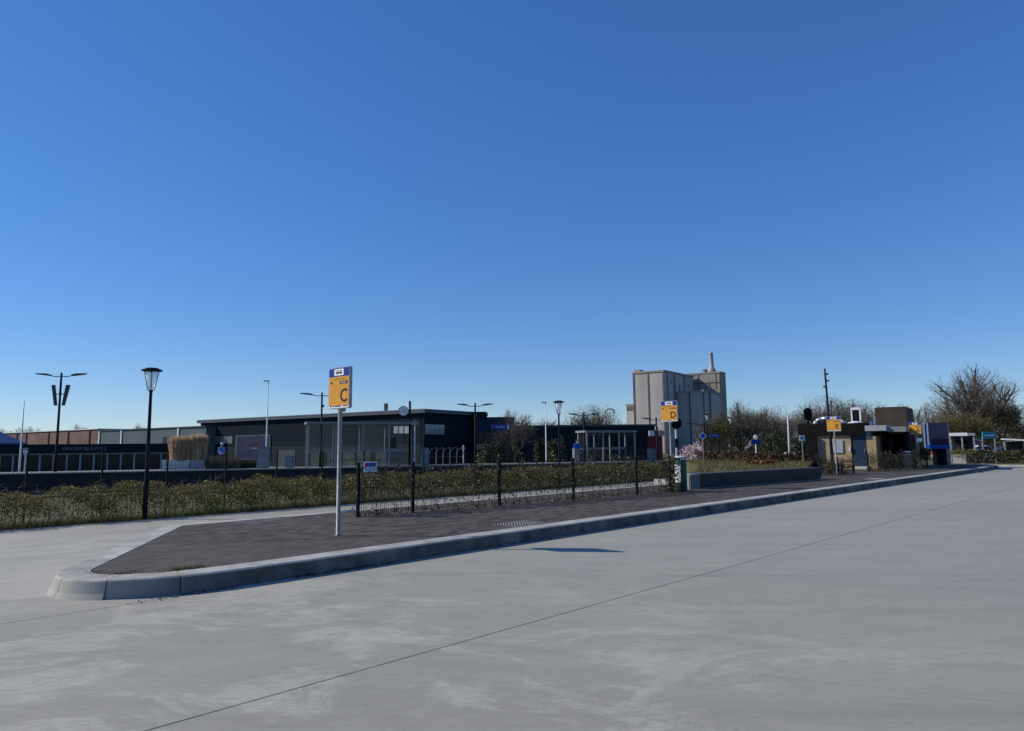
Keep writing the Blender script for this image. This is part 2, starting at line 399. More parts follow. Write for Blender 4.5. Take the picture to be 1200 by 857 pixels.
def kerb_stones(path, depth, batter, shade_face=lambda i: False, cuts=None):
    # path: outer line; a stone runs between consecutive entries of cuts (indices into path)
    n = len(path); cuts = cuts or list(range(n))
    def tang(i): return (Vector(path[min(i+1,n-1)])-Vector(path[max(i-1,0)])).normalized()
    for c in range(len(cuts)-1):
        i0, i1 = cuts[c], cuts[c+1]
        L = sum((Vector(path[k+1])-Vector(path[k])).length for k in range(i0,i1))
        parts = max(1, round(L/0.82)) if i1 == i0+1 else 1
        for q in range(parts):
            if i1 == i0+1: ring = [(Vector(path[i0]).lerp(Vector(path[i1]),u), tang(i0).lerp(tang(i1),u).normalized() if parts == 1 else (Vector(path[i1])-Vector(path[i0])).normalized()) for u in (q/parts,(q+1)/parts)]
            else: ring = [(Vector(path[k]),tang(k)) for k in range(i0,i1+1)]
            ring[0] = (ring[0][0]+ring[0][1]*0.006, ring[0][1]); ring[-1] = (ring[-1][0]-ring[-1][1]*0.006, ring[-1][1])
            V = []; bt = batter(i0)
            for p, tv in ring:
                nv = Vector((-tv.y, tv.x))
                for off, z in ((-bt,-0.01),(-bt*0.4,0.06),(0.006,0.178),(0.012,0.192),(0.028,0.202),(depth,0.204),(depth,-0.01)):
                    w = p + nv*off; V.append(K(w.x,w.y,z))
            m7 = 7; R_ = len(ring)
            F = [tuple(range(m7-1,-1,-1)), tuple(range((R_-1)*m7,R_*m7))] + [(k*m7+j,k*m7+(j+1)%m7,(k+1)*m7+(j+1)%m7,(k+1)*m7+j) for k in range(R_-1) for j in range(m7)]
            mb = MB(); mb.add(V,F)
            if shade_face(i0):  # lower outer faces take the darker colour that paints in their shade
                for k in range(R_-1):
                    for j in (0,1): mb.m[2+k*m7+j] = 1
            mb.build('kerb_stone', [M_KERB, M_KERBSHADE], kerb)
NOSE = len(ARC)
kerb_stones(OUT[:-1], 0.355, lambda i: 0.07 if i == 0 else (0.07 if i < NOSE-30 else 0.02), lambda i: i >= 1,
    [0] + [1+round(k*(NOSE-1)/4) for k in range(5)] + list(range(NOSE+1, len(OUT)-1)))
kerb_stones([(26.5,16.6),(24.6,14.15),(5.38,14.15)], 0.355, lambda i: 0.015)

def inpoly(x, y, P):
    c = False; j = len(P)-1
    for i in range(len(P)):
        if (P[i][1] > y) != (P[j][1] > y) and x < (P[j][0]-P[i][0])*(y-P[i][1])/(P[j][1]-P[i][1])+P[i][0]: c = not c
        j = i
    return c
def make_pavers():
    rng = np.random.default_rng(3)
    a, b = 0.21, 0.105; cells = []
    nose = [p for p in poly_in if p[0] < 60]
    for j in range(int(10/b)):
        t = 8.63 + (j+.5)*b
        for i in range(int(29/a)):
            s = 2.4 + (i+.5+(.5 if j%2 else 0))*a
            if all(inpoly(s+dx, t+dy, nose) for dx,dy in ((-.08,-.04),(.08,-.04),(.08,.04),(-.08,.04))): cells.append((s,t))
    C = np.array(cells); W = np.array([K(*c) for c in cells]); d = np.linalg.norm(W[:,:2],axis=1)
    order = np.argsort(d); near = order[:300]; far = order[300:]
    z = 0.2 + rng.normal(0,0.0003,len(C)).clip(-.0005,.0005)
    hx_, hy_ = a/2-0.002, b/2-0.002; ch = 0.003
    mb = MB(); mb.add([(-hx_,-hy_,-.012),(hx_,-hy_,-.012),(hx_,hy_,-.012),(-hx_,hy_,-.012),(-hx_,-hy_,-.004),(hx_,-hy_,-.004),(hx_,hy_,-.004),(-hx_,hy_,-.004),
        (-hx_+ch,-hy_+ch,0),(hx_-ch,-hy_+ch,0),(hx_-ch,hy_-ch,0),(-hx_+ch,hy_-ch,0)],
        [(8,9,10,11)]+[(i,(i+1)%4,(i+1)%4+4,i+4) for i in range(4)]+[(i+4,(i+1)%4+4,(i+1)%4+8,i+8) for i in range(4)])
    o0 = mb.build('paver', M_PAVE, pavement); me = o0.data; first = True
    for k in near:
        o = o0 if first else link('paver', me, pavement); first = False
        o.location = (W[k][0],W[k][1],z[k]); o.rotation_euler = (rng.normal(0,.002),rng.normal(0,.002),KROT)
    base = np.array([(-hx_,-hy_,-.012),(hx_,-hy_,-.012),(hx_,hy_,-.012),(-hx_,hy_,-.012),(-hx_,-hy_,0),(hx_,-hy_,0),(hx_,hy_,0),(-hx_,hy_,0)])
    c_, s_ = math.cos(KROT), math.sin(KROT); R = np.array([[c_,s_,0],[-s_,c_,0],[0,0,1]])
    base = base@R
    P = np.concatenate([W[far][:,:2], z[far][:,None]],1)
    V = (P[:,None,:]+base[None]).reshape(-1,3)
    f = np.array([(4,5,6,7),(0,1,5,4),(1,2,6,5),(2,3,7,6),(3,0,4,7)])
    Fq = (np.arange(len(far))[:,None,None]*8+f[None]).reshape(-1,4)
    raw('paver_field', V, Fq, M_PAVE, pavement, kind='stuff')
make_pavers()

def tactile(s0, t0, ns, nt, label, sp=0.072):
    t = thing('tactile_paving', label, 'paving', K(s0,t0,0.2), KROT, 'white stud markings on the bus platform')
    m = MB()
    for i in range(ns):
        for j in range(nt): m.lathe([(0.013,0.0),(0.012,0.004),(0.007,0.007)], 6, (i*sp, j*sp, 0.001))
    m.build('studs', mat('stud_grey',(0.42,0.42,0.4),0.6,0.1), t, kind='stuff')
tactile(9.3, 8.72, 13, 9, 'patch of white tactile studs on paving by the kerb past sign C')
tactile(6.4, 13.3, 14, 5, 'patch of white tactile studs at the paving edge by the grey lane')
tactile(30.6, 8.8, 14, 8, 'white tactile stud strip on the paving in front of sign E')

def weeds(s, t, n, L, W, h, label):
    rng = np.random.default_rng(int(s*100))
    p = np.stack([rng.normal(0,L,n), rng.normal(0,W,n), np.zeros(n)],1)
    q = p + np.stack([rng.normal(0,h*.5,n), rng.normal(0,h*.5,n), rng.uniform(.3,1,n)*h],1)
    V,Fq = strips(rng,p,q,0.006)
    o = raw('grass_tuft', V, Fq, mat('dry_grass',(0.16,0.14,0.06),0.8,0.3,6,c2=(0.22,0.19,0.09),island=True), None, loc=K(s,t,0.2), rz=KROT, label=label, category='grass', group='weeds along the kerb joint', kind='stuff')
weeds(3.55,8.72,420,0.13,0.03,0.07,'dry yellow grass tuft in the joint behind the rounded kerb')
weeds(2.95,9.0,200,0.12,0.05,0.03,'low weeds at the tip of the paving behind the kerb nose')
weeds(2.75,9.3,90,0.05,0.07,0.03,'tiny weeds where both kerbs of the island nose meet')

def kerb_litter():
    rng = np.random.default_rng(77); C = []
    for sc,w,n in ((4.9,.16,60),(5.55,.22,90),(6.1,.12,30),(3.4,.3,60),(8.5,1.5,60),(14,4,90)):
        C += [K(sc+rng.normal(0,w), 8.22-abs(rng.normal(0,.05)), .006+abs(rng.normal(0,.012))) for _ in range(n)]
    V,Fq = leaves(rng,np.array([tuple(c) for c in C]),.014,.6,1.2)
    raw('leaf_litter',V,Fq,mat('litter_brown',(.03,.024,.018),.9,.3,9),None,kind='stuff',label='dark dirt and leaf litter gathered along the kerb foot',category='litter')
kerb_litter()

# ------------------------------------------------------------------ bus stop signs
def bus_sign(letter, px, pyb, pyt, label):
    b = gnd(px, pyb, 0.2); H = zt(px, pyt, b.y) - 0.2
    # local +X is to the right seen from the front, front faces -Y; turned to face approaching buses
    t = thing('bus_stop_sign', label, 'bus stop', b, -KA, 'orange bus stop signs along the platform')
    w, h = 0.31, 0.69; z0 = H - h
    MB().lathe([(0.05,0),(0.05,0.015),(0.034,0.02),(0.034,z0-0.02),(0.03,z0+0.03)],14).build('pole', M_GALV, t, smooth=True)
    br = MB(); br.box(-0.05,-0.02,z0-0.05,0.05,0.075,z0+0.02); br.build('bracket', M_GALV, t)
    pl = MB(); r = 0.03; pts = []
    for cx,cz,a0 in ((w-r,z0+r,-90),(w-r,H-r,0),(-w+r,H-r,90),(-w+r,z0+r,180)):
        for k in range(4): a = math.radians(a0+k*30); pts.append((cx+r*math.cos(a), cz+r*math.sin(a)))
    plate = MB().slab(pts,-0.035,0.02).build('plate', mat('sign_frame',(0.3,0.31,0.33),0.4,0.1,5), t)
    y = -0.036
    MB().box(-w+.012,y-.002,z0+.055,w-.012,y,H-.155).build('orange_face', M_ORANGE, plate)
    MB().box(-w+.012,y-.002,H-.15,w-.012,y,H-.012).build('blue_header', M_BLUE, plate)
    MB().box(-w+.012,y-.002,z0+.012,w-.012,y,z0+.05).build('white_footer', M_PRINTW, plate)
    ft = MB(); 
    for x0,x1 in ((-.25,-.2),(-.17,-.12),(-.1,.08),(.14,.2),(.22,.27)): ft.box(x0,y-.004,z0+.03,x1,y-.002,z0+.048)
    ft.build('footer_print', M_PRINT, plate, kind='stuff')
    ic = MB(); r = 0.02; pts = []
    for cx,cz,a0 in ((.14-r,H-.135+r,-90),(.14-r,H-.027-r,0),(-.14+r,H-.027-r,90),(-.14+r,H-.135+r,180)):
        for k in range(4): a = math.radians(a0+k*30); pts.append((cx+r*math.cos(a), cz+r*math.sin(a)))
    ic.slab(pts,y-.004,y-.0021); ic.build('white_panel', M_PRINTW, plate)
    bus = MB(); yb = y-.006; zb = H-.113
    bus.slab([(-.09,zb+.012),(.085,zb+.012),(.098,zb+.03),(.092,zb+.055),(.07,zb+.062),(-.09,zb+.062)], yb, y-.0041)
    for cx in (-.05,.055): bus.slab([(cx+.014*math.cos(k*.785),zb+.008+.014*math.sin(k*.785)) for k in range(8)], yb-.001, y-.0041)
    bi = bus.build('bus_symbol', M_PRINT, plate)
    wn_ = MB()
    for x0 in (-.075,-.035,.005,.045): wn_.box(x0,yb-.002,zb+.036,x0+.03,yb-.0005,zb+.053)
    wn_.build('bus_symbol_windows', M_PRINTW, plate)
    nm = MB(); nm.box(-.22,y-.0035,H-.205,.2,y-.002,H-.192); nm.build('name_line', mat('faded_print',(0.3,0.14,0.02),0.6,0.2), plate)
    MB().box(-.25,y-.004,H-.27,-.19,y-.002,H-.235).build('black_square', M_PRINT, plate)
    MB().box(.03,y-.004,H-.28,.26,y-.002,H-.232).build('black_label', M_PRINT, plate)
    text_mesh('label_text','Perron',.05,M_PRINTW,plate,(.145,y-.005,H-.257),UPR)
    text_mesh('stop_letter',letter,.31,M_PRINT,plate,(.15,y-.004,z0+.205),UPR,ext=0.0015,bold=0.004)
    return t
bus_sign('C',396,628,431,'orange and blue bus stop sign lettered C on a grey pole')
bus_sign('D',788,573,470,'orange and blue bus stop sign lettered D behind the ivy fence')
bus_sign('E',981,557,488,'orange and blue bus stop sign lettered E in front of the kiosk')
bus_sign('A',1076,549,495,'orange and blue bus stop sign lettered A beside the blue kiosk')

# ------------------------------------------------------------------ ivy fence
def ivy_fence(p0, p1, npost, h, label, seed, dens=900, xs=None, end_bush=0.0):
    p0 = Vector((p0[0],p0[1],0.2)); p1 = Vector((p1[0],p1[1],0.2)); d = p1-p0; L = d.length; rz = math.atan2(d.y,d.x)
    t = thing('ivy_fence', label, 'fence', p0, rz)
    rng = np.random.default_rng(seed)
    X = xs or [L*i/(npost-1) for i in range(npost)]
    for i,x in enumerate(X):
        MB().box(x-.03,-.03,-.01,x+.03,.03,h).build('post', M_BLACK, t)
    for i in range(len(X)-1):
        m = MB(); x = X[i]+.04; w = .0022
        while x < X[i+1]-.03: m.box(x-w,-w,.05,x+w,w,h-.06); x += .05
        for z in (.06,.3,.55,.8,h-.08): m.box(X[i]+.03,-w*2.6,z-w,X[i+1]-.03,-w*1.1,z+w)
        m.build('wire_panel', M_BLACK, t, kind='stuff')
    # ivy: climbing shoots carrying leaves
    C = []; st = MB()
    x = 0.05
    while x < L:
        n = rng.integers(2,4)
        hh = (0.45+0.5*rng.random())*h if rng.random()<.8 else h*1.1
        for k in range(n):
            px_, z = x+rng.normal(0,.05), 0.0; py_ = rng.normal(0,.04); prev = Vector((px_,py_,z))
            lean = rng.normal(0,.25)
            while z < hh*(.75+.35*rng.random()):
                z += .09; px_ += lean*.05+rng.normal(0,.03); py_ += rng.normal(0,.012)
                q = Vector((px_,py_,z)); st.tube(prev,q,.004,.004,3,False); prev = q
                c = int(rng.poisson(5.2 if z > .38*h else 1.6))
                for _ in range(c): C.append((px_+rng.normal(0,.05), py_+rng.normal(0,.05), z+rng.normal(0,.04)))
        x += rng.uniform(.14,.3)
    nb = int(L*90)                                  # low skirt of leaves along the foot
    for _ in range(nb): C.append((rng.uniform(0,L), rng.normal(-.03,.09), abs(rng.normal(0,.06))+.01))
    nt = int(L*dens*.07)
    for _ in range(nt):                             # upper thicket
        z = h*(.42+.5*rng.beta(2,1.6)); C.append((rng.uniform(0,L), rng.normal(0,.06), z))
    if end_bush:
        for _ in range(1300): C.append((L+.15-abs(rng.normal(0,end_bush*.5)), rng.normal(-.02,.12), rng.uniform(0,h*.95)))
    st.build('ivy_stems', M_BARK, t, kind='stuff')
    V,Fq = leaves(rng,np.array(C),.03,.1,1.0)
    raw('ivy_leaves',V,Fq,M_IVY,t,kind='stuff')
    return t
f0, f1 = K(8.57,12.58), K(19.25,11.45)
FL = (f1-f0).length
def fx(px):                                         # where a photo column meets the fence line
    d = ray(px,530); a = Vector((f0.x,f0.y)); v = Vector((f1.x-f0.x,f1.y-f0.y)).normalized()
    k = (a.x*d.y-a.y*d.x)/(d.x*v.y-d.y*v.x); return k
fposts = [0.03]+[fx(p) for p in (484,585,671,745)]+[FL-.03]
ivy_fence(f0, f1, 0, 1.12, 'black wire mesh fence overgrown with ivy beside the brick paving', 11, xs=fposts, end_bush=.35)
ivy_fence(gnd(1018,553,.2), gnd(1087,549.3,.2), 5, 0.95, 'ivy-covered low fence in front of the dark kiosk entrance', 12)
ivy_fence(gnd(962,557.5,.2), gnd(1001,555,.2), 3, 0.8, 'short ivy-covered fence beside sign E and the concrete seat', 13)

ns = thing('notice_sign','small white, purple and blue notice sign on the black mesh fence','sign',f0+(f1-f0).normalized()*fx(433)+Vector((0,0,1.03+.2)),math.atan2((f1-f0).y,(f1-f0).x))
MB().box(-.15,-.05,-.11,.15,-.04,.11).build('plate', M_PRINTW, ns)
MB().box(-.135,-.0525,.0,-.045,-.0505,.085).build('purple_block', mat('purple_print',(0.2,0.02,0.16),0.5,0.1), ns)
MB().box(-.04,-.0525,.0,.135,-.0505,.085).build('blue_block', mat('blue_print',(0.03,0.06,0.3),0.5,0.1), ns)
MB().box(-.135,-.0525,-.085,.135,-.0505,-.01).build('pale_block', mat('pale_blue_print',(0.35,0.45,0.62),0.5,0.1), ns)

# litter bin at the fence end
lb = thing('litter_bin','green cylindrical litter bin with pale lid at the end of the ivy fence','litter bin',K(19.78,11.4,.2))
gm = mat('bin_green',(0.02,0.07,0.055),0.4,0.15,4)
MB().lathe([(.16,0),(.18,.03),(.18,.92),(.17,.94),(.17,.97)],20).build('body', gm, lb, smooth=True)
MB().lathe([(.19,1.025),(.205,1.04),(.205,1.06),(.15,1.09),(.05,1.1)],20).build('lid', mat('bin_lid',(0.45,0.5,0.48),0.4,0.1,4), lb, smooth=True)
for a in (0.4,2.0,3.6,5.2): 
    MB().box(.15*math.cos(a)-.015,.15*math.sin(a)-.015,.97,.15*math.cos(a)+.015,.15*math.sin(a)+.015,1.025).build('lid_post', gm, lb)
sp = MB(); n = 8
vv = []
for k in range(n+1):
    a = math.radians(205+75*k/n); 
    for z in (.28,.82): vv.append((.19*math.cos(a),.19*math.sin(a),z))
sp.add(vv,[(2*k,2*k+2,2*k+3,2*k+1) for k in range(n)]); sp.build('white_sticker', M_PRINTW, lb)
lb.rotation_euler = (0,0,-.45)

# concrete seating wall
w0, w1 = K(20.75,11.62,.2), K(29.6,10.55,.2); wd = w1-w0; WL = wd.length
sw = thing('concrete_bench','long low dark concrete seating wall on the brick paving','bench',w0,math.atan2(wd.y,wd.x))
SC = mat('seat_concrete',(0.06,0.061,0.062),0.75,0.2,2.5,bump=.15)
edges = [.55,3.2,6.1,WL]
for i in range(3):
    a, b = edges[i]+.006, edges[i+1]-.006; e = .14 if i==2 else 0
    m = MB(); prof = [(.12,0),(0,.46),(0,.49),(.75,.49),(.75,.0)]
    V = [(a,y,z) for y,z in prof]+[(b-(e*(1-z/.49)),y,z) for y,z in prof]
    m.add(V,[tuple(range(4,-1,-1)),tuple(range(5,10))][::1]+[(j,(j+1)%5,(j+1)%5+5,j+5) for j in range(5)])
    m.build('seat_block', SC, sw)
eb = MB(); eb.box(0,.06,0,.54,.72,.43); SE = mat('seat_end_concrete',(.25,.25,.245),.8,.15,3); eb.build('end_block', SE, sw)
for i in range(6): MB().box(.02+i*.092,.03,.02,.07+i*.092,.06,.43).build('rib', SE, sw)
MB().box(-.01,.0,.432,.55,.76,.49).build('top_slab', SE, sw)
MB().box(-.1,-.02,-.004,WL-.1,.0,.012).build('edge_strip', M_KERB, sw)

# ------------------------------------------------------------------ railway platform and track
A0, A1 = _e0 - PU*60, _e1 + PU*22
PLEN = (A1-A0).length
pf = link('railway_platform', None, None, Vector((A0.x,A0.y,0)), PROT, kind='structure')
MB().box(0,.12,-.9,PLEN,3.6,DECK).build('deck', mat('platform_deck',(0.2,0.2,0.2),0.85,0.15,1), pf)
MB().box(0,0.02,-.9,PLEN,.118,DECK-.065).build('edge_wall', mat('platform_wall',(0.03,0.03,0.032),0.9,0.3,1.5), pf)
n = int(PLEN/2.0)
cp = MB(); cp.box(.004,-.04,DECK-.06,1.996,.118,DECK+.006); c0 = cp.build('coping_slab', mat('coping',(0.27,0.27,0.26),0.8,0.15,2), pf)
for i in range(1,n): link('coping_slab', c0.data, pf, (2.0*i,0,0))
tr = link('railway_track', None, None, Vector((A0.x,A0.y,0)), PROT, kind='structure')
MB().prism([(0,-4.2),(PLEN,-4.2),(PLEN,-.05),(0,-.05)],-.9,-.65).build('ballast', mat('ballast',(0.05,0.042,0.036),0.95,0.4,14), tr)
for y in (-1.0,-2.44): MB().box(0,y-.035,-.65,PLEN,y+.035,-.5).build('rail', mat('rail_steel',(0.13,0.08,0.06),0.6,0.2,3), tr)

# ------------------------------------------------------------------ hedge and fence along the lane
def hedge_row():
    rng = np.random.default_rng(5); s0, s1, t0 = -6.0, 30.5, 18.15; L = s1-s0
    t = thing('hedge','long low straggly green and brown hedge along the far side of the lane','hedge',K(s0,t0,-.02),KROT)
    st = MB(); C = []; 
    x = 0
    while x < L:
        hh = rng.uniform(.6,.92); y = rng.uniform(.0,.5); p = Vector((x,y,0)); 
        for k in range(6):
            q = p+Vector((rng.normal(0,.035),rng.normal(0,.03),hh/6)); st.tube(p,q,.011-.0013*k,.011-.0013*(k+1),4,False)
            if k > 1:
                for _ in range(3): 
                    e = q+Vector((rng.normal(0,.13),rng.normal(0,.12),rng.uniform(-.02,.14))); st.tube(q,e,.003,.002,3,False)
            p = q
        x += rng.uniform(.05,.14)
    st.build('stems', mat('hedge_stem',(.16,.135,.1),.9,.3,4), t, kind='stuff')
    N = int(L*3000); X = rng.uniform(0,L,N); Y = rng.uniform(-.05,.75,N)
    top = .77+.07*np.sin(X*1.7)+.06*np.sin(X*4.1+1)+.05*np.sin(X*9.0)
    Z = .16+np.maximum(0,(top-.12))*rng.beta(1.4,.95,N)
    keep = (np.sin(X*5.3+Z*9)+np.sin(X*2.2-Y*6+1.5)+rng.normal(0,.9,N)) > -1.0
    X,Y,Z = X[keep],Y[keep],Z[keep]
    V,Fq = leaves(rng,np.stack([X,Y,Z],1),.023,.1,1.0)
    raw('foliage',V,Fq,M_HEDGE,t,kind='stuff')
    # fresh green bramble patches
    Cg = []
    for x in list(rng.uniform(0,L,60)):
        k = rng.integers(60,200); Cg += list(np.stack([rng.normal(x,.22,k), rng.normal(.1,.12,k), np.clip(rng.normal(.36,.18,k),.05,.85)],1))
    V,Fq = leaves(rng,np.array(Cg),.034,.1,1.0)
    raw('green_leaves',V,Fq,mat('bramble_leaf',(0.12,0.14,0.03),.8,.35,3,c2=(.27,.27,.07),island=True,spec=.08,glow=.45),t,kind='stuff')
    # grass strip at its foot
    g = link('verge_grass', None, None, K(s0,t0,-.04), KROT)
    bpy.data.objects.remove(g)
    n = 40000; p = np.stack([rng.uniform(0,L,n), rng.uniform(-.2,.4,n), np.full(n,-.0)],1)
    q = p+np.stack([rng.normal(0,.05,n), rng.normal(0,.05,n), rng.uniform(.06,.24,n)],1)
    V,Fq = strips(rng,p,q,.01)
    o = raw('verge_grass',V,Fq,M_BLADE,None,loc=K(s0,t0,-.04),rz=KROT,kind='stuff',label='green grass verge along the foot of the low hedge',category='grass')
hedge_row()

def mesh_fence():
    t0 = 19.4
    pxs = [-60,33,121,197,265,325,378,427]
    t = thing('mesh_fence','dark green wire mesh fence on thin posts behind the straggly hedge','fence',K(0,t0,-.06),KROT)
    X = []
    for p in pxs:
        d = ray(p,530); k = t0/(KN.x*d.x+KN.y*d.y); X.append((KU.x*d.x+KU.y*d.y)*k)
    sp = X[-1]-X[-2]
    while X[-1] < 31: X.append(X[-1]+2.5)
    for x in X: MB().box(x-.02,-.02,0,x+.02,.02,1.66).build('post', mat('green_post',(0.018,0.02,0.016),.8,spec=.05), t)
    for i in range(len(X)-1):
        m = MB(); x = X[i]+.1; w = .002
        while x < X[i+1]: m.box(x-w,-w,.05,x+w,w,1.55); x += .1
        for z in (.1,.5,.9,1.3,1.54): m.box(X[i],w,z-w,X[i+1],w*3,z+w)
        m.build('wire_panel', MATS['green_post'], t, kind='stuff')
mesh_fence()

# ------------------------------------------------------------------ lamps
M_LAMPGL = glass_mat('lantern_glass',(0.8,0.84,0.86),.4,.2)
def lantern(b, H, label):
    t = thing('street_lamp',label,'street lamp',b,0,'lantern posts along the lane')
    MB().lathe([(.055,0),(.055,.9),(.045,.93),(.034,H-.62),(.045,H-.57),(.065,H-.55)],12).build('pole', M_MAST, t, smooth=True)
    MB().lathe([(.065,H-.55),(.155,H-.09)],14).build('lantern_glass', M_LAMPGL, t, smooth=True)
    for k in range(4):
        a = k*math.pi/2+.4; MB().tube((.07*math.cos(a),.07*math.sin(a),H-.56),(.165*math.cos(a),.165*math.sin(a),H-.08),.008,.008,5).build('lantern_rib', M_MAST, t)
    MB().lathe([(.16,H-.09),(.235,H-.085),(.24,H-.06),(.12,H-.01),(.03,H)],18).build('cap', M_MAST, t, smooth=True)
    return t
def on_line(px, t0):                                # where a photo column meets a line parallel to the kerb
    d = ray(px,525); k = t0/(KN.x*d.x+KN.y*d.y); return Vector((d.x*k,d.y*k,0))
b = on_line(173.5,18.0); lantern(b, zt(175,431,b.y), 'black street lamp with glass lantern rising from the hedge beside the lane')
b = on_line(655.5,18.3); lantern(b, zt(653,469.5,b.y), 'black lantern lamp post in front of the bare tree and dark low building')
b = plat(829.5,3.0); b.z=.3; lantern(b, zt(829,485,b.y)-.3, 'lantern lamp post beside the blue diamond sign')
b = plat(857,3.0); b.z=.3; lantern(b, zt(857,489,b.y)-.3, 'lantern lamp post among the bare trees behind the beech hedge')

def double_lamp(px, off, top, spread, label, floods=False, rz=None):
    b = plat(px, off); H = zt(px, top, b.y)-b.z; k = b.y/FPX; L = spread*k
    t = thing('platform_lamp',label,'lamp post',b,PROT*.3 if rz is None else rz,'double-armed lamp posts on the railway platform')
    MB().lathe([(.1,0),(.1,.9),(.075,1.0),(.06,H)],12).build('mast', M_MAST, t, smooth=True)
    for sg in (-1,1):
        arm = MB(); arm.path([(0,0,H-.22),(sg*L*.25,0,H-.24),(sg*L*.45,0,H-.16)],.025,6).build('arm', M_MAST, t)
        MB().slab([(sg*L*.42,H-.2),(sg*L*.98,H-.1),(sg*L,H-.04),(sg*L*.6,H-.05),(sg*L*.42,H-.12)],-.11,.11).build('lamp_head', M_DGREY, t)
    if floods:
        for sg in (-1,1):
            MB().slab([(sg*.16,H-2.0),(sg*.27,H-2.0),(sg*.52 if sg>0 else sg*.48,H-.75),(sg*.34,H-.75)],-.1,.1).build('loudspeaker', M_DGREY, t)
            MB().tube((0,0,H-1.3),(sg*.3,0,H-1.3),.03,.03,6).build('bracket', M_MAST, t)
    else:
        MB().box(.04,-.06,H-1.0,.16,.06,H-.85).build('junction_box', M_DGREY, t)
    return t
double_lamp(66,2.2,437,28,'tall double-armed platform lamp carrying two slanted loudspeaker columns',True)
double_lamp(376,2.0,460,25,'double-armed platform lamp behind bus stop sign C')
double_lamp(557,2.0,472.5,21,'double-armed platform lamp at the right corner of the dark warehouse')
double_lamp(685,2.0,484,18,'double-armed platform lamp beside the person in blue')
double_lamp(770,2.4,489,17,'double-armed platform lamp carrying white boxes below the silo')
double_lamp(826,4.2,495,22,'double-armed platform lamp in front of the silo wall')
double_lamp(871,4.6,498,14,'double-armed platform lamp in front of the bare trees')
double_lamp(926,2.4,496,20,'double-armed platform lamp beside the pale signal post')
for px,w in ((764,5),(776,6)):
    b = plat(px,2.3); z = zt(px,511,b.y); 
    o = MB().box(-.2,-.1,0,.2,.1,.42).build('white_box', M_WHITE if px==764 else M_GREYM, None, loc=Vector((b.x,b.y,z)), label='white square box hung on the lamp post below the silo' if px==764 else 'grey square box hung on the lamp post beside sign D', category='equipment box')

def slim_pole(px, off, top, label, head=True, tilt=0.0):
    b = plat(px, off); H = zt(px, top, b.y)-b.z
    t = thing('slim_pole',label,'pole',b)
    MB().lathe([(.06,0),(.055,.4),(.028,H)],10).build('pole', M_WHITE, t, smooth=True)
    if head: MB().box(-.3,-.1,H-.02,.06,.1,H+.06).build('lamp_head', M_WHITE, t)
    else: MB().lathe([(.035,H),(.04,H+.03),(.01,H+.07)],8).build('finial', M_WHITE, t)
    return t
slim_pole(24,2.6,471,'thin white flagpole in front of the low showroom',False)
slim_pole(312,3.0,447,'slender white lamp pole above the grey platform cabinet')
slim_pole(640,3.0,472,'slender white lamp pole in front of the dark low building')
b = plat(30,2.0); t = thing('globe_lamp','small globe lamp on a short white post near the showroom','lamp post',b)
MB().lathe([(.03,0),(.025,1.05)],8).build('post', M_WHITE, t)
MB().lathe([(.02,1.05),(.1,1.12),(.13,1.22),(.1,1.32),(.02,1.37)],10).build('globe', M_LAMPGL, t, smooth=True)
MB().lathe([(.2,1.37),(.2,1.39),(.03,1.44)],10).build('cap', M_DGREY, t)

# ------------------------------------------------------------------ platform shelters
def shelter(pxl, pxr, ytop, label, off=1.6, posts=4, depth=1.5):
    a, b = plat(pxl,off), plat(pxr,off); L = (b-a).length; c = (a+b)/2
    H = zt((pxl+pxr)/2, ytop, c.y)-DECK
    t = thing('glass_shelter',label,'shelter',a,PROT)
    rf = MB().box(-.15,-.15,H-.16,L+.15,depth+.2,H).build('roof', mat('shelter_roof',(0.2,0.21,0.22),.5,.1,2), t)
    MB().box(-.16,-.17,H-.15,L+.16,-.152,H-.01).build('fascia', mat('shelter_fascia',(0.2,0.21,0.22),.4,.1,2), rf)
    for i in range(posts):
        x = L*i/(posts-1)
        for y in (0,depth): MB().box(x-.05,y-.05,0,x+.05,y+.05,H-.16).build('post', M_GREYM if (y or 0 < i < posts-1) else mat('post_pale',(.3,.3,.3),.5,.1,3), t)
    for i in range(posts-1):
        x0, x1 = L*i/(posts-1)+.06, L*(i+1)/(posts-1)-.06
        p = MB().box(x0,depth-.012,.12,x1,depth+.0,H-.25).build('glass_pane', M_GLASS, t)
        MB().box(x0,depth-.02,.95,x1,depth-.014,1.12).build('frosted_band', mat('frosted_band',(.25,.28,.29),.6,.05,3), p)
        if posts > 3 and i % 2 == 0: MB().box(x0,-.006,.12,x1,.006,H-.25).build('glass_pane', M_GLASS, t)
    for x in (0,L): MB().box(x-.006,.06,.12,x+.006,depth-.06,H-.25).build('glass_pane', M_GLASS, t)
    bt = MB(); bt.box(L*.2,depth-.6,.42,L*.7,depth-.25,.47); be = bt.build('bench_seat', mat('bench_wood',(.16,.1,.06),.7,.2,4), t)
    for x in (L*.22,L*.45,L*.68): MB().box(x-.03,depth-.55,0,x+.03,depth-.3,.42).build('bench_leg', M_DGREY, be)
    MB().box(L*.75,depth-.1,1.2,L*.75+.8,depth-.03,2.0).build('timetable_board', M_WIN, t)
    return t
shelter(361,486,494.5,'long glass platform shelter in front of the dark warehouse',posts=5)
shelter(688,744,504.5,'small glass platform shelter beside the person in blue',posts=4)

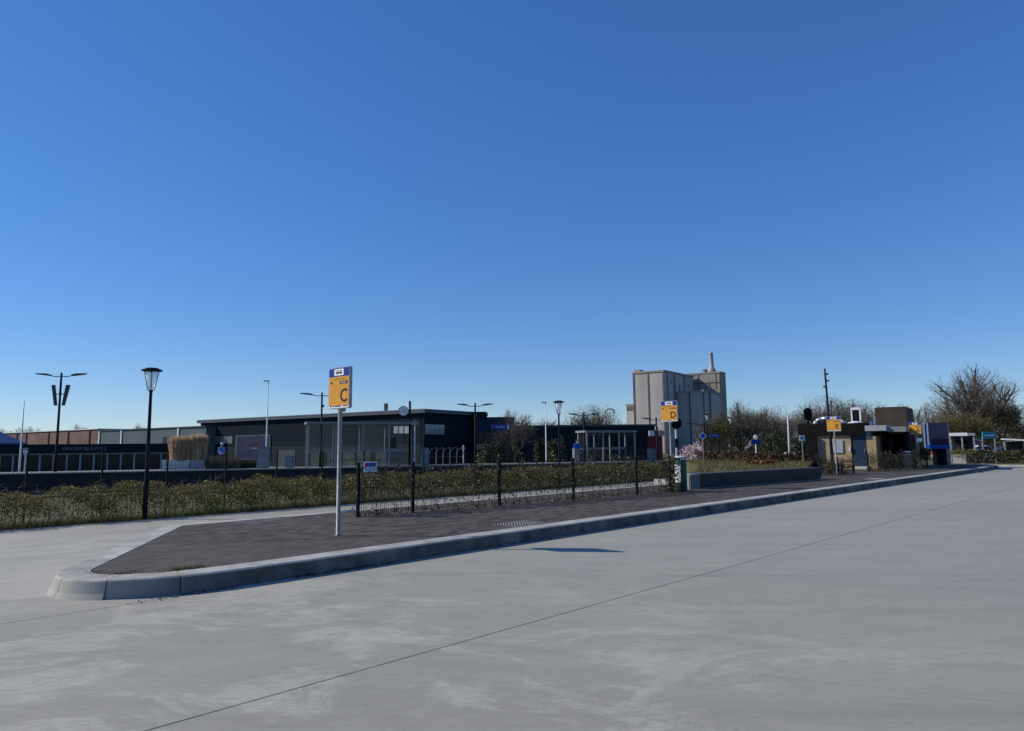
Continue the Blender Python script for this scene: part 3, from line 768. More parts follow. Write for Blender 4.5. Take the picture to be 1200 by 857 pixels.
def cabinet(px, off, ytop, w, label, light=True):
    b = plat(px, off); H = zt(px, ytop, b.y)-DECK
    t = thing('platform_cabinet',label,'cabinet',b,PROT*.6)
    MB().box(-w/2,-.25,.06,w/2,.25,H-.04).build('body', mat('cabinet_grey',(.2,.21,.22),.55,.1,3), t)
    MB().box(-w/2-.02,-.27,H-.04,w/2+.02,.27,H).build('top', M_GREYM, t)
    MB().box(-w/2+.03,-.23,0,w/2-.03,.23,.06).build('plinth', M_CONC, t)
    MB().box(-w/2+.05,-.262,.12,w/2-.05,-.252,H-.1).build('door', mat('cabinet_door',(.24,.25,.27),.5,.1,3), t)
    MB().box(w/2-.12,-.275,H*.5,w/2-.09,-.263,H*.5+.12).build('handle', M_BLACK, t)
cabinet(309,1.2,523.5,.75,'tall grey cabinet below the slender white lamp pole')
cabinet(340,1.6,534,.55,'low grey cabinet with white edges left of the long shelter')
cabinet(498,1.6,525,.5,'white-edged ticket cabinet right of the long shelter')
cabinet(675,1.0,526,.42,'grey cabinet hiding the legs of the person in blue')
cabinet(763,1.6,526,.5,'grey cabinet right of the small glass shelter')

# station clock
b = plat(480,2.2); H = zt(480,470,b.y)-DECK
t = thing('station_clock','round white station clock on a dark mast by the shelter end','clock',b,.25)
MB().lathe([(.09,0),(.08,H)],10).build('mast', M_MAST, t, smooth=True)
cz = zt(472,482,b.y)-DECK
MB().tube((0,0,cz),(-.2,0,cz),.03).build('bracket', M_MAST, t)
ck = MB(); ck.tube((-.46,-.1,cz),(-.46,.1,cz),.36,.36,24); case = ck.build('case', M_DGREY, t)
MB().tube((-.46,-.108,cz),(-.46,-.102,cz),.32,.32,24).build('dial', M_PRINTW, case)
MB().slab([(-.475,cz),(-.445,cz),(-.25,cz+.1),(-.26,cz+.125)],-.115,-.11).build('hand', M_PRINT, case)
MB().slab([(-.475,cz),(-.445,cz),(-.36,cz-.15),(-.38,cz-.16)],-.115,-.11).build('hand', M_PRINT, case)

# small tapered post with point-top board right of the clock
b = plat(486,1.0); t = thing('notice_post','white post with a small gabled board beside the clock','sign',b)
H = zt(486,492,b.y)-DECK
MB().lathe([(.035,0),(.03,H-.3)],8).build('post', M_WHITE, t)
MB().slab([(-.28,H-.35),(.28,H-.35),(.28,H-.2),(0,H),(-.28,H-.2)],-.02,.02).build('board', M_GREYM, t)

# blue station name boards
def name_board(pxl, pxr, y0, y1, off, txt, label):
    a, b = plat(pxl,off), plat(pxr,off); L = (b-a).length; zt1 = zt(pxl,y0,a.y)-DECK; z0 = zt(pxl,y1,a.y)-DECK
    t = thing('station_sign',label,'sign',a,PROT)
    bd = MB().box(0,-.04,z0,L,.04,zt1).build('board', M_BLUE, t)
    text_mesh('station_name',txt,(zt1-z0)*.55,M_PRINTW,bd,(L*.44,-.045,(z0+zt1)/2),UPR)
    if L > 1: 
        MB().slab([(L-.2,z0+.03),(L-.08,z0+.03),(L-.08,zt1-.03),(L-.2,zt1-.03)],-.046,-.041).build('pictogram', M_PRINTW, bd)
    for x in (.06,L-.06): MB().box(x-.05,.045,0,x+.05,.12,zt1+.04).build('post', M_MAST, t)
name_board(577,597.5,497.5,503.5,2.4,'Veendam','blue station name board on two dark posts in front of bare tree')
name_board(833,844,508.5,512.5,3.2,'Veendam','small blue station name board beside the blue diamond sign')

# bicycle hoops
for i,px in enumerate((508,516,524,532,540)):
    b = plat(px,2.6); t = thing('bike_hoop','pale tubular bicycle hoop, '+('nearest the ticket cabinet','second from the ticket cabinet','in the middle of the row of five','second from the short white post','nearest the short white post')[i],'bike rack',b,PROT+.2,'bicycle hoops beside the ticket cabinet')
    m = MB(); pts = [(-.35,0,0),(-.35,0,.75),(-.3,0,.95),(-.1,0,1.15),(.25,0,1.22)]
    m.path(pts,.025,6).build('tube', mat('hoop_steel',(.13,.135,.14),.5,.1,3), t)
    MB().path([(.25,0,0),(.25,0,1.25)],.022,6).build('upright', mat('hoop_steel',(.13,.135,.14),.5,.1,3), t)
    MB().path([(-.35,0,.55),(.25,0,.55)],.018,6).build('crossbar', mat('hoop_steel',(.13,.135,.14),.5,.1,3), t)
b = plat(543,2.4); t = thing('camera_post','short white post with small head beside the bicycle hoops','post',b)
H = zt(543,522,b.y)-DECK
MB().lathe([(.04,0),(.035,H)],8).build('post', M_WHITE, t); MB().box(-.08,-.12,H-.3,.08,.12,H-.12).build('head', M_PRINTW, t)
# signal mast with black target board (two)
def signal(px, ytop, ybot, Y, w, label, pale):
    z0 = gz(hx(px,Y),Y)+.3; z1 = zt(px,ytop,Y); zb = zt(px,ybot,Y)
    t = thing('rail_signal',label,'rail signal',Vector((hx(px,Y),Y,z0)))
    H = z1-z0; hb = zb-z0
    m = MB(); pts = []
    for k in range(20):
        a = 2*math.pi*k/20; r = w/2; cy = (hb+r if math.sin(a)<0 else H-r); pts.append((r*math.cos(a), cy+r*math.sin(a)))
    m.slab(pts,-.02,.02).build('target_board', M_BLACK, t)
    MB().box(-.14,.021,hb+.12,.14,.3,H-.12).build('lamp_housing', M_BLACK, t)
    q = MB(); n = 5; seg = (hb-.02)/n
    for k in range(n): MB().box(-.07,.05,k*seg,.07,.19,(k+1)*seg-.004).build('mast', M_PRINTW if (k%2==0 and pale) else M_BLACK, t)
    MB().box(-.4,.2,0,.4,.9,.18).build('base', M_CONC, t)
signal(793.5,489,503,50,.75,'rail signal seen from behind with black oval board beside sign D',True)
signal(949,478,493.5,52,.62,'rail signal with black oval board above the kiosk roof corner',False)

# ------------------------------------------------------------------ planter with ornamental grass, low dry plants
def grass_planter():
    a, b = plat(190,2.0), plat(240,2.0); L = (b-a).length
    t = thing('grass_planter','long white platform planter box below the tall straw-coloured grass','planter',a,PROT)
    for i in range(2):
        x0, x1 = L*i/2*1.3 if i else 0, L*.65 if not i else L
        MB().add([(x0+.04,.05,0),(x1-.04,.05,0),(x1-.04,.75,0),(x0+.04,.75,0),(x0,0,.6),(x1-.01,0,.6),(x1-.01,.8,.6),(x0,.8,.6)],
            [(0,3,2,1),(4,5,6,7),(0,1,5,4),(1,2,6,5),(2,3,7,6),(3,0,4,7)]).build('planter_box', mat('planter_white',(.5,.5,.48),.7,.1,2) if i==0 else mat('planter_grey',(.3,.31,.31),.7,.1,2), t)
    rng = np.random.default_rng(8)
    for px,w,yt,lab in ((211,13,510,'left clump of tall straw-coloured ornamental grass in the white planter'),(231,12,508,'right clump of tall straw-coloured ornamental grass in the white planter')):
        c = plat(px,2.4,DECK+.55); k = c.y/FPX; h = zt(px,yt,c.y)-c.z; r = w*k
        n = 5200; ang = rng.uniform(0,6.283,n); rr = np.sqrt(rng.uniform(0,1,n))
        p = np.stack([rr*.85*r*np.cos(ang), rr*.6*r*np.sin(ang), np.zeros(n)],1)
        hh = h*(.84+.16*np.sqrt(np.clip(1-rr**2*.8,0,1)))*rng.uniform(.7,1.03,n)
        q = np.stack([rr*r*np.cos(ang)+rng.normal(0,.05,n), rr*.7*r*np.sin(ang), hh],1)
        V,Fq = strips(rng,p,q,.022)
        m2 = rng.integers(0,n,2200); e = q[m2]; s_ = p[m2]+(e-p[m2])*.7
        V2,F2 = strips(rng,s_,e+rng.normal(0,.03,e.shape),.05)
        raw('ornamental_grass',np.concatenate([V,V2]),np.concatenate([Fq,F2+len(V)]),M_STRAW,None,loc=c,label=lab,category='ornamental grass',group='ornamental grass clumps in the planter')
grass_planter()
def dry_bed(pxl, pxr, ytop, off, label, m, n=1600):
    a, b = plat(pxl,off), plat(pxr,off); L = (b-a).length; h = zt(pxl,ytop,a.y)-DECK; rng = np.random.default_rng(int(pxl))
    p = np.stack([rng.uniform(0,L,n), rng.uniform(0,.8,n), np.zeros(n)],1); q = p+np.stack([rng.normal(0,.12,n),rng.normal(0,.1,n),h*rng.uniform(.4,1,n)],1)
    V,Fq = strips(rng,p,q,.03)
    raw('dry_shrub',V,Fq,m,None,loc=a,rz=PROT,label=label,category='shrub')
dry_bed(241,283,531,2.2,'low bed of dry brown perennials in front of the warehouse',mat('dry_stem',(.14,.11,.07),.9,.3,2,c2=(.22,.17,.12),island=True))
dry_bed(283,303,538,2.4,'dark low shrub below the billboard',M_EVER,700)

# ------------------------------------------------------------------ people
def person(loc, rz, label, top, cap=None, h=1.72, arm_fwd=0.25):
    me = bpy.data.meshes.new('person'); s = h/1.75
    J = {'pel':(0,0,.95),'belly':(0,0,1.1),'chest':(0,.01,1.32),'neck0':(0,.0,1.47),'neck':(0,-.01,1.54),'head':(0,-.02,1.63),'crown':(0,-.01,1.71)}
    R = {'pel':(.15,.11),'belly':(.145,.105),'chest':(.165,.115),'neck0':(.075,.07),'neck':(.055,.058),'head':(.075,.095),'crown':(.06,.075)}
    ed = [('pel','belly'),('belly','chest'),('chest','neck0'),('neck0','neck'),('neck','head'),('head','crown')]
    for sg,k in ((-1,'l'),(1,'r')):
        J.update({k+'hip':(sg*.1,0,.88),k+'knee':(sg*.11,-.02,.5),k+'ank':(sg*.11,.02,.09),k+'toe':(sg*.13,-.15,.04),
                  k+'sh':(sg*.19,0,1.4),k+'el':(sg*.26,.03,1.13),k+'wr':(sg*.22,-arm_fwd,1.02),k+'hd':(sg*.2,-arm_fwd-.12,1.03)})
        R.update({k+'hip':(.09,.09),k+'knee':(.06,.06),k+'ank':(.045,.05),k+'toe':(.04,.03),k+'sh':(.07,.07),k+'el':(.05,.05),k+'wr':(.035,.03),k+'hd':(.025,.04)})
        ed += [('pel',k+'hip'),(k+'hip',k+'knee'),(k+'knee',k+'ank'),(k+'ank',k+'toe'),('chest',k+'sh'),(k+'sh',k+'el'),(k+'el',k+'wr'),(k+'wr',k+'hd')]
        for fi in range(5):                         # fingers and thumb
            f = k+'f%d'%fi; hd = J[k+'hd']; ln = (.06,.075,.08,.075,.055)[fi]
            if fi == 0: a = (hd[0]-sg*.035,hd[1]+.03,hd[2]+.0); b2 = (hd[0]-sg*.06,hd[1]-.02,hd[2]-.02)
            else: x = hd[0]+(fi-2.5)*.02; a = (x,hd[1]-.04,hd[2]); b2 = (x,hd[1]-.04-ln*.7,hd[2]-ln*.4)
            J[f] = a; J[f+'t'] = b2; R[f] = (.009,.009); R[f+'t'] = (.007,.007); ed += [(k+'hd',f),(f,f+'t')]
    names = list(J); ix = {n:i for i,n in enumerate(names)}
    me.from_pydata([tuple(c*s for c in J[n]) for n in names],[(ix[a],ix[b]) for a,b in ed],[])
    o = bpy.data.objects.new('tmp_person',me); col.objects.link(o)
    md = o.modifiers.new('skin','SKIN'); md.use_smooth_shade = True
    for i,n in enumerate(names):
        sv = me.skin_vertices[0].data[i]; sv.radius = (R[n][0]*s,R[n][1]*s); sv.use_root = (n=='pel')
    sb = o.modifiers.new('sub','SUBSURF'); sb.levels = 1; sb.render_levels = 1
    dg = bpy.context.evaluated_depsgraph_get(); m2 = bpy.data.meshes.new_from_object(o.evaluated_get(dg)); bpy.data.objects.remove(o)
    m2.materials.clear()
    for m in (top, mat('trousers_dark',(.03,.035,.05),.8,.2,8), mat('skin_tone',(.42,.26,.19),.6,.1,8), mat('shoe_dark',(.02,.02,.02),.6)): m2.materials.append(m)
    for p in m2.polygons:
        c = p.center/s; p.use_smooth = True
        p.material_index = 2 if (c.z > 1.5 or c.y < -arm_fwd-.02 and c.z > .8) else (0 if c.z > .93 else (1 if c.z > .1 else 3))
    m2.name = 'person'
    ob = link('person',m2,None,loc,rz,label=label,category='person')
    hm = cap or mat('hair_dark',(.04,.03,.025),.8,.2,20)
    MB().lathe([(.088*s,-.02),(.1*s,.03),(.09*s,.09),(.06*s,.125),(.015*s,.135)],12,(0,.012*s,1.64*s)).build('cap' if cap else 'hair', hm, ob, smooth=True)
    fc = MB(); fc.add([(-.012*s,-.115*s,1.635*s),(.012*s,-.115*s,1.635*s),(0,-.138*s,1.62*s),(0,-.11*s,1.67*s)],[(0,1,2),(0,2,3),(1,3,2),(0,3,1)]); fc.build('nose', MATS['skin_tone'], ob)
    for sg in (-1,1): MB().lathe([(.004*s,-.006*s),(.008*s,0),(.004*s,.006*s)],6,(sg*.03*s,-.105*s,1.655*s)).build('eye', M_PRINT, ob)
    return ob
person(plat(676,1.9), .3, 'person in a bright blue jacket standing on the platform by the shelter', mat('blue_jacket',(.02,.08,.5),.7,.15,10), h=1.72)
person(plat(260,3.2), .9, 'person in blue top and white cap behind the dry plants', mat('light_blue_top',(.1,.22,.5),.7,.15,10), cap=mat('white_cap',(.7,.7,.68),.7,.1,10), h=1.66, arm_fwd=.3)

# ------------------------------------------------------------------ buildings
def wall_xy(o, e, px, py):                          # photo pixel -> (distance along a wall, height above its base)
    d = ray(px,py); den = e.x*d.y-e.y*d.x; k = (e.x*(o.y)-e.y*(o.x))/den
    p = Vector((d.x*k,d.y*k,0)); return (p-Vector((o.x,o.y,0))).dot(e), CAMH+d.z*k-o.z
# warehouse
c0 = Vector((hx(497,90),90,-.7)); ex = Vector((.835,-.55,0)).normalized(); ey = Vector((-ex.y,ex.x,0))
WL_, WW = 48.5, 13.0
o0 = c0 - ex*WL_
wh = thing('warehouse','large dark slate-clad warehouse with pale flat roof edge behind the platform','building',o0,math.atan2(ex.y,ex.x))
HW = zt(497,479.5,90)+.7
M_CLAD = mat('clad_lower',(.03,.038,.048),.9,.08,.3,spec=.03)
wl = MB().box(0,0,0,WL_,WW,HW-.5).build('wall', M_SLATE, wh)
x = 0.0; i = 0
pm = MB().box(.01,-.05,.0,2.98,-.004,2.9); p0_ = pm.build('cladding_panel', M_CLAD, wl)
for i in range(1,16): link('cladding_panel', p0_.data, wl, (i*3.0,0,0))
pm = MB().box(.01,-.045,2.92,5.98,-.004,HW-.52); p0_ = pm.build('cladding_panel', M_SLATE, wl)
for i in range(1,8): link('cladding_panel', p0_.data, wl, (i*6.0,0,0))
rf = MB().box(-.4,-.5,HW-.5,WL_+.5,WW+.4,HW).build('roof', mat('roof_edge',(.07,.088,.115),.5,.1,.5), wh)
MB().box(-.42,-.53,HW-.06,WL_+.53,-.502,HW+.02).build('roof_trim', M_GREYM, rf)
def wbox(name, px0, py0, px1, py1, m, parent, depth=.05, o=o0, e=ex, y=-.05):
    a, z1 = wall_xy(o,e,px0,py0); b, z0 = wall_xy(o,e,px1,py1)
    return MB().box(a,y-depth,z0,b,y,z1).build(name, m, parent)
for q in ((251.5,259),(259.5,265.5),(266,272.5)):
    w = wbox('window',q[0],511.5,q[1],520,mat('window_frame',(.14,.15,.16),.5,.1),wh); 
    wbox('pane',q[0]+.7,512.2,q[1]-.7,519.3,mat('pale_pane',(.1,.11,.125),.2,.2,.4,spec=.7),w,.01,y=-.102)
bb = wbox('billboard',277.5,510.5,317,539,mat('billboard_frame',(.09,.1,.12),.5,.1),wh,.12,y=-.06)
wbox('billboard_face',278.8,511.6,316,538,mat('billboard_face',(.03,.042,.085),.8,.15,.5,spec=.05),bb,.01,y=-.182)
cxw, czw = wall_xy(o0,ex,297.5,521)
ring = MB(); n = 28; V = []; F = []
for k in range(n):
    a = 2*math.pi*k/n
    for rr in (1.0,.84): V.append((cxw+2.0*rr*math.cos(a),-.2,czw+.72*rr*math.sin(a)))
F = [(2*k,2*((k+1)%n),2*((k+1)%n)+1,2*k+1) for k in range(n)]
ring.add(V,F).build('red_oval', mat('red_print',(.09,.012,.02),.5,.1), bb)
MB().box(cxw-1.3,-.205,czw-.1,cxw+1.3,-.195,czw+.1).build('dark_bar', M_PRINT, bb)
MB().box(cxw-.2,-.205,czw-.62,cxw+1.6,-.195,czw-.52).build('pale_bar', M_GREYM, bb)
for px in (262,300,): 
    a,z1 = wall_xy(o0,ex,px,508); MB().tube((a,-.05,z1-.3),(a+.5,-.7,z1+.1),.05,.05,6).build('wall_lamp', M_GREYM, wh)
wbox('gate',325,527.5,346,548,mat('roller_gate',(.06,.07,.085),.5,.1,1),wh,.03,y=-.06)
for q in range(3): wbox('window',462+q*6.2,499.8,467+q*6.2,508,mat('pale_pane2',(.3,.33,.36),.2,.2,.5,spec=.7),wh,.04,y=-.06)
for q in range(5):
    k = 365+q*19
    wbox('window',k,527,k+13,546,mat('reflective_pane',(.05,.055,.055),.3,.4,.4,spec=.7),wh,.04,y=-.06)
# right-hand side wall windows
o1 = c0; e1 = ey
def sbox(name, px0, py0, px1, py1, m, parent, d=.05):
    a, z1 = wall_xy(o1,e1,px0,py0); b, z0 = wall_xy(o1,e1,px1,py1)
    return MB().box(WL_+.01,a,z0,WL_+.01+d,b,z1).build(name, m, parent)
fr = sbox('window',497.8,497.3,520.5,509.5,M_GREYM,wh,.04)
for r_ in range(2):
    for q in range(4): sbox('pane',498.5+q*5.6,498+r_*5.8,503+q*5.6,503.2+r_*5.8,mat('pale_pane3',(.22,.25,.28),.15,.15,.5,spec=.7),fr,.06)
a = MB().box(WL_*.86,-.3,HW,WL_*.86+.35,.1,HW+1.0).build('vent_pipe', M_DGREY, wh)
# glass annex on the right
an = thing('glass_annex','dark glazed office block attached to the right end of the warehouse','building',Vector((hx(556,98),98,-.7)),0)
ZA = zt(570,489,98)+.7; XA = hx(603,98)-hx(556,98)
MB().box(0,0,0,XA,6,ZA).build('wall', mat('annex_wall',(.03,.04,.065),.7,.15,.5,spec=.08), an)
MB().box(-.4,-.4,ZA-.1,hx(570,98)-hx(556,98),3,ZA+.75).build('roof_box', M_SLATE, an)
for i in range(3):
    x0 = .3+i*1.02
    for z0,z1 in ((.5,2.0),(2.1,2.9),(3.1,4.6)):
        f = MB().box(x0,-.06,z0,x0+.95,-.004,z1).build('window', M_WIN if z0!=2.1 else mat('annex_pane',(.06,.08,.12),.15,.2,1,spec=.7), an)
# long low dark building
Yl = 92; xl, xr = hx(598,Yl), hx(768,Yl)
lo = thing('low_warehouse','long low black-clad warehouse behind the small glass shelter','building',Vector((xl,Yl,-.7)),0)
HL = zt(690,498,Yl)+.7
lw = MB().box(0,0,0,xr-xl,14,HL-.25).build('wall', mat('black_clad',(.016,.02,.028),.9,.1,.4,spec=.03), lo)
n = 8; w = (xr-xl)/n
pm = MB().box(.015,-.05,.0,w-.015,-.004,HL-.3); p0_ = pm.build('cladding_panel', MATS['black_clad'], lw)
for i in range(1,n): link('cladding_panel', p0_.data, lw, (i*w,0,0))
MB().box(-.15,-.15,HL-.248,xr-xl+.15,14.2,HL).build('roof', mat('black_roof',(.05,.055,.065),.6,.1), lo)
MB().box(hx(770,Yl)-xl-1.3,-.2,.3,hx(776,Yl)-xl,-.07,HL-.8).build('red_door', mat('dark_red',(.12,.015,.02),.5,.15,1), lo)
pl_ = MB(); pl_.path([(12.7,2,HL),(12.7,2,HL+1.6),(12.9,2,HL+2.0),(13.4,2,HL+2.2),(13.9,2,HL+2.0),(14.0,2,HL+1.5)],.09,8).build('flue_pipe', M_GREYM, lo)

# showroom in front on the left
s0_, s1_ = plat(-70,27), plat(217,27); SLN = (s1_-s0_).length
sh = thing('showroom','low showroom with a strip of windows and lettered dark fascia','building',Vector((s0_.x,s0_.y,-.7)),PROT)
so = Vector((s0_.x,s0_.y,-.7))
_, zf1 = wall_xy(so,PU,100,520.5); _, zf0 = wall_xy(so,PU,100,531)
MB().box(0,.3,0,SLN,10,zf0).build('wall', mat('showroom_wall',(.02,.022,.028),.6,.2,1), sh)
MB().box(-.3,-.2,zf0+.003,SLN+.3,10.2,zf1).build('fascia', mat('showroom_fascia',(.016,.021,.03),.8,.1,1,spec=.05), sh)
px = -64
while px < 212:
    a,_ = wall_xy(so,PU,px,540); b,_ = wall_xy(so,PU,px+15.8,540)
    f = MB().box(a+.07,.1,.35,b-.07,.16,zf0-.14).build('window', M_WIN, sh)
    MB().box(a-.07,.02,.2,a+.07,.298,zf0-.002).build('mullion', mat('mullion_grey',(.3,.33,.36),.5,.1), sh)
    px += 15.8
MB().box(0,.05,zf0-.13,SLN,.299,zf0-.003).build('window_head', MATS['mullion_grey'], sh)
MB().box(0,.0,.0,SLN,.299,.34).build('plinth', M_SLATE, sh)
tx,tz = wall_xy(so,PU,99.5,526)
text_mesh('fascia_lettering',"VAN DER BIJ AUTO'S",.38,mat('letter_grey',(.2,.24,.28),.5,.1),sh,(tx,-.21,tz),UPR)['kind'] = 'stuff'
# goods seen through the showroom windows
a,_ = wall_xy(so,PU,49,545); 
# long shed behind: brown brick part and grey metal part
g0 = Vector((hx(240,113),113,-.7)); LS = 82.0; so2 = g0-ex*LS
def shed(px0, px1, y_top, label, name, m, pil, pm_, trim):
    a,_ = wall_xy(so2,ex,px0,520); b,_ = wall_xy(so2,ex,px1,520); _,z = wall_xy(so2,ex,(px0+px1)/2,y_top)
    t = thing(name,label,'building',so2+ex*a,math.atan2(ex.y,ex.x))
    MB().box(0,0,0,b-a-.02,12,z-.15).build('wall', m, t)
    MB().box(-.0,-.2,z-.148,b-a-.02,12.2,z).build('roof', trim, t)
    for p in pil:
        x,_ = wall_xy(so2,ex,p,515); x -= a
        MB().box(x-.17,-.16,0,x+.17,-.004,z-.2).build('downpipe' if pm_ is M_WHITE else 'pilaster', pm_, t)
    return t,a
shed(-12,114.5,505.2,'long brown brick shed rising behind the showroom','brick_shed',mat('brown_brick',(.19,.115,.095),.85,.25,.35),(20,31,57,80,105),mat('dark_brick',(.085,.05,.045),.85,.2,.5),M_WHITE)
t,a = shed(115,241,501.8,'long grey metal shed between the brick shed and the warehouse','metal_shed',mat('grey_sheet',(.1,.125,.14),.5,.1,.2),(116.5,142.5,209),M_WHITE,M_DGREY)
for px in (193,200):
    x,z = wall_xy(so2,ex,px,512); MB().box(x-a-.5,-.06,z-2.0,x-a+.5,-.005,z).build('window', M_WIN, t)
# blue roofed building at the far left
Yb = 75; xb = hx(27,Yb+8)
br_ = thing('blue_roof_building','building with dark blue sloping roof left of the white flagpole','building',Vector((xb-14,Yb,-.7)),0)
z1, z2 = zt(27,520,Yb+8)+.7, zt(0,508,Yb+8)+.7; xr0 = hx(0,Yb+8)-(xb-14); 
MB().box(0,.3,0,13.7,8,z1-.02).build('wall', mat('dark_wall',(.025,.028,.035),.6,.2,1), br_)
xm = xr0-3; zm = z2+(z2-z1)*3/(14-xr0)
MB().slab([(14.2,z1),(xm,zm),(2*xm-14.2,z1),(2*xm-14.2,z1-.25),(14.2,z1-.25)],0,8.3).build('roof', mat('blue_roof',(.03,.05,.12),.45,.1,1), br_)
# house behind the trees
hh_ = thing('brick_house','small gabled house half hidden behind the bare trees','building',Vector((hx(873,105),105,-.7)),0)
xw = hx(905,105)-hx(873,105); ze = zt(873,529,105)+.7; zr = zt(889,517.5,105)+.7
MB().box(.3,.3,0,xw-.3,8,ze).build('wall', mat('house_wall',(.16,.12,.08),.8,.2,1), hh_)
for sg in (0,1): 
    xa = 0 if sg==0 else xw
    MB().slab([(xa,ze-.1),(xw/2,zr),(xw/2,zr+.22),(xa,ze+.12)],0,8.3).build('roof', mat('house_roof',(.1,.085,.075),.8,.2,1), hh_)
MB().slab([(.3,ze),(xw-.3,ze),(xw/2,zr-.05)],.3,.5).build('gable', MATS['house_wall'], hh_)
MB().box(xw/2-.5,.25,ze-1.6,xw/2+.5,.295,ze-.3).build('window', M_WIN, hh_)

# ------------------------------------------------------------------ silo
def silo():
    c = Vector((hx(780.5,220),220,-.7)); a = Vector((-.815,.58,0)).normalized(); b = Vector((-a.y,a.x,0)); b = -b if b.y < 0 else b
    e = -a                                           # local +X to the right along the lit front, +Y going back
    t = thing('silo_complex','tall beige concrete grain silo with tower and chimney behind the platform','silo',c,math.atan2(e.y,e.x))
    SM = mat('silo_concrete',(.38,.37,.345),.85,.16,.16,stretch=(1,1,.12)); ST = mat('silo_trim',(.2,.11,.095),.8,.15,.5); SD = mat('silo_dark_trim',(.1,.1,.105),.8,.15,.5)
    SB = mat('silo_tower_concrete',(.28,.25,.22),.85,.12,.15)
    H = zt(780.5,433.5,220)+.7
    def pan(x0,x1,n,y,z0,z1,mm,par,side=False,ya=0):
        w = (x1-x0)/n
        for i in range(n):
            if side: MB().box(ya,x0+i*w+.06,z0,ya+.1,x0+(i+1)*w-.06,z1).build('wall_panel',mm,par)
            else: MB().box(x0+i*w+.06,y-.1,z0,x0+(i+1)*w-.06,y,z1).build('wall_panel',mm,par)
    m = MB().box(-10.5,0,0,0,25,H-.6).build('main_block', SM, t)
    pan(-10.5,0,2,-.003,0,H-.7,SM,m); pan(0,25,3,0,0,H-.7,SM,m,True,.003)
    MB().box(-10.8,-.35,H-.598,.35,25.3,H).build('parapet', mat('silo_parapet',(.3,.27,.25),.8,.1,.3), t)
    for x in (-10.35,-5.25,-.15): MB().box(x-.2,-.28,0,x+.2,-.104,H-.6).build('pilaster', ST, t)
    for y in (8.3,16.6): MB().box(.104,y-.22,0,.3,y+.22,H-.6).build('pilaster', SD, t)
    H2 = zt(795,459,227.7)+.7
    m = MB().box(.32,9.4,0,9.2,25.8,H2-.5).build('side_block', SM, t)
    pan(.4,9.2,2,9.397,0,H2-2.2,SM,m); pan(9.4,25.8,4,0,0,H2-2.2,SM,m,True,9.203)
    MB().box(.32,9.1,H2-.498,9.5,26,H2).build('parapet', MATS['silo_parapet'], t)
    MB().box(4.5,9.1,0,4.9,9.29,H2-.5).build('pilaster', SD, t)
    MB().box(9.1,9.25,0,9.45,9.396,H2-.5).build('pilaster', SD, t)
    H3 = zt(832,437.5,242)+.7
    m = MB().box(-2.5,26.2,0,9.0,32,H3-.5).build('tower', SB, t)
    pan(-2.5,9.0,3,26.197,H2-3,H3-1.0,SB,m); pan(26.2,32,2,0,2,H3-1.0,SB,m,True,9.003)
    MB().box(-2.7,26.0,H3-.498,9.2,32.2,H3).build('parapet', MATS['silo_parapet'], t)
    for z in (H3-3.8,): MB().box(-2.55,25.98,z,9.25,26.09,z+.3).build('ledge', SD, t)
    for x in (1.5,7.6): MB().box(x,26.0,H3-6,x+.25,26.08,H3-.5).build('pilaster', SD, t)
    Hc = zt(838.5,414,242)+.7
    MB().lathe([(1.6,H3),(1.5,H3+.8),(.7,H3+2.2),(.66,Hc-.1),(.72,Hc)],14,(5.2,29.5,0)).build('chimney', mat('chimney_metal',(.36,.34,.33),.6,.1,.5), t, smooth=True)
    MB().box(2.4,28,H3,3.2,31,H3+1.4).build('roof_hut', SB, t)
    for y in (2.2,): 
        for sx in (-.25,.25): MB().box(.32,y+sx-.04,1,.42,y+sx+.04,H-.6).build('ladder_rail', SD, t)
    for y,z in ((5.5,H-4),(12.5,H-6),(20.5,H-4),(12.5,H2+1.5)): MB().box(.104,y-.5,z,.2,y+.5,z+.8).build('vent', SD, t)
    MB().tube((9.75,14,0),(9.75,14,H2+2.5),.22,.22,8).build('exhaust_pipe', SD, t)
    MB().box(-11.0,2,H,-9.0,5,H+.9).build('roof_vent', MATS['silo_parapet'], t)
    H4 = zt(738,472.5,228)+.7
    MB().box(-16.2,6,0,-11.6,16,H4-.5).build('left_annex', SM, t)
    MB().box(-16.4,5.8,H4-.498,-11.55,16.2,H4).build('parapet', MATS['silo_parapet'], t)
    MB().box(-14.5,8,H4,-11.6,14,H4+1.6).build('roof_hut', SM, t)
    for i in range(4): MB().box(-16.0+i*1.15,5.88,H4-2.2,-15.2+i*1.15,5.99,H4-.9).build('window', SD, t)
silo()

# ------------------------------------------------------------------ grass bank, beech hedge, small signs behind the concrete seat
def bank():
    P = [(w0+KN*.75),(w1+KN*.75),Vector((19.2,45,0)),Vector((20,52,0)),Vector((11.6,49,0)),Vector((9.6,36,0)),Vector((6.3,24.9,0))]
    P = [(p.x,p.y) for p in P]; rng = np.random.default_rng(4)
    cx, cy = sum(p[0] for p in P)/7, sum(p[1] for p in P)/7
    MB().prism(P,-.05,.60).build('grass_bank', M_GRASSG, kind='structure')
    pts = []
    while len(pts) < 22000:
        x, y = rng.uniform(6,20), rng.uniform(24,52)
        if inpoly(x,y,P): pts.append((x,y,.6))
    p = np.array(pts); n = len(p); q = p+np.stack([rng.normal(0,.04,n),rng.normal(0,.04,n),rng.uniform(.04,.17,n)],1)
    V,Fq = strips(rng,p,q,.014)
    raw('bank_grass',V,Fq,mat('bank_blade',(0.1,0.092,0.04),0.85,0.3,0.8,c2=(0.17,0.142,0.07),island=True,spec=.08),None,kind='stuff',label='rough grass on the raised bank behind the concrete seat',category='grass')
bank()
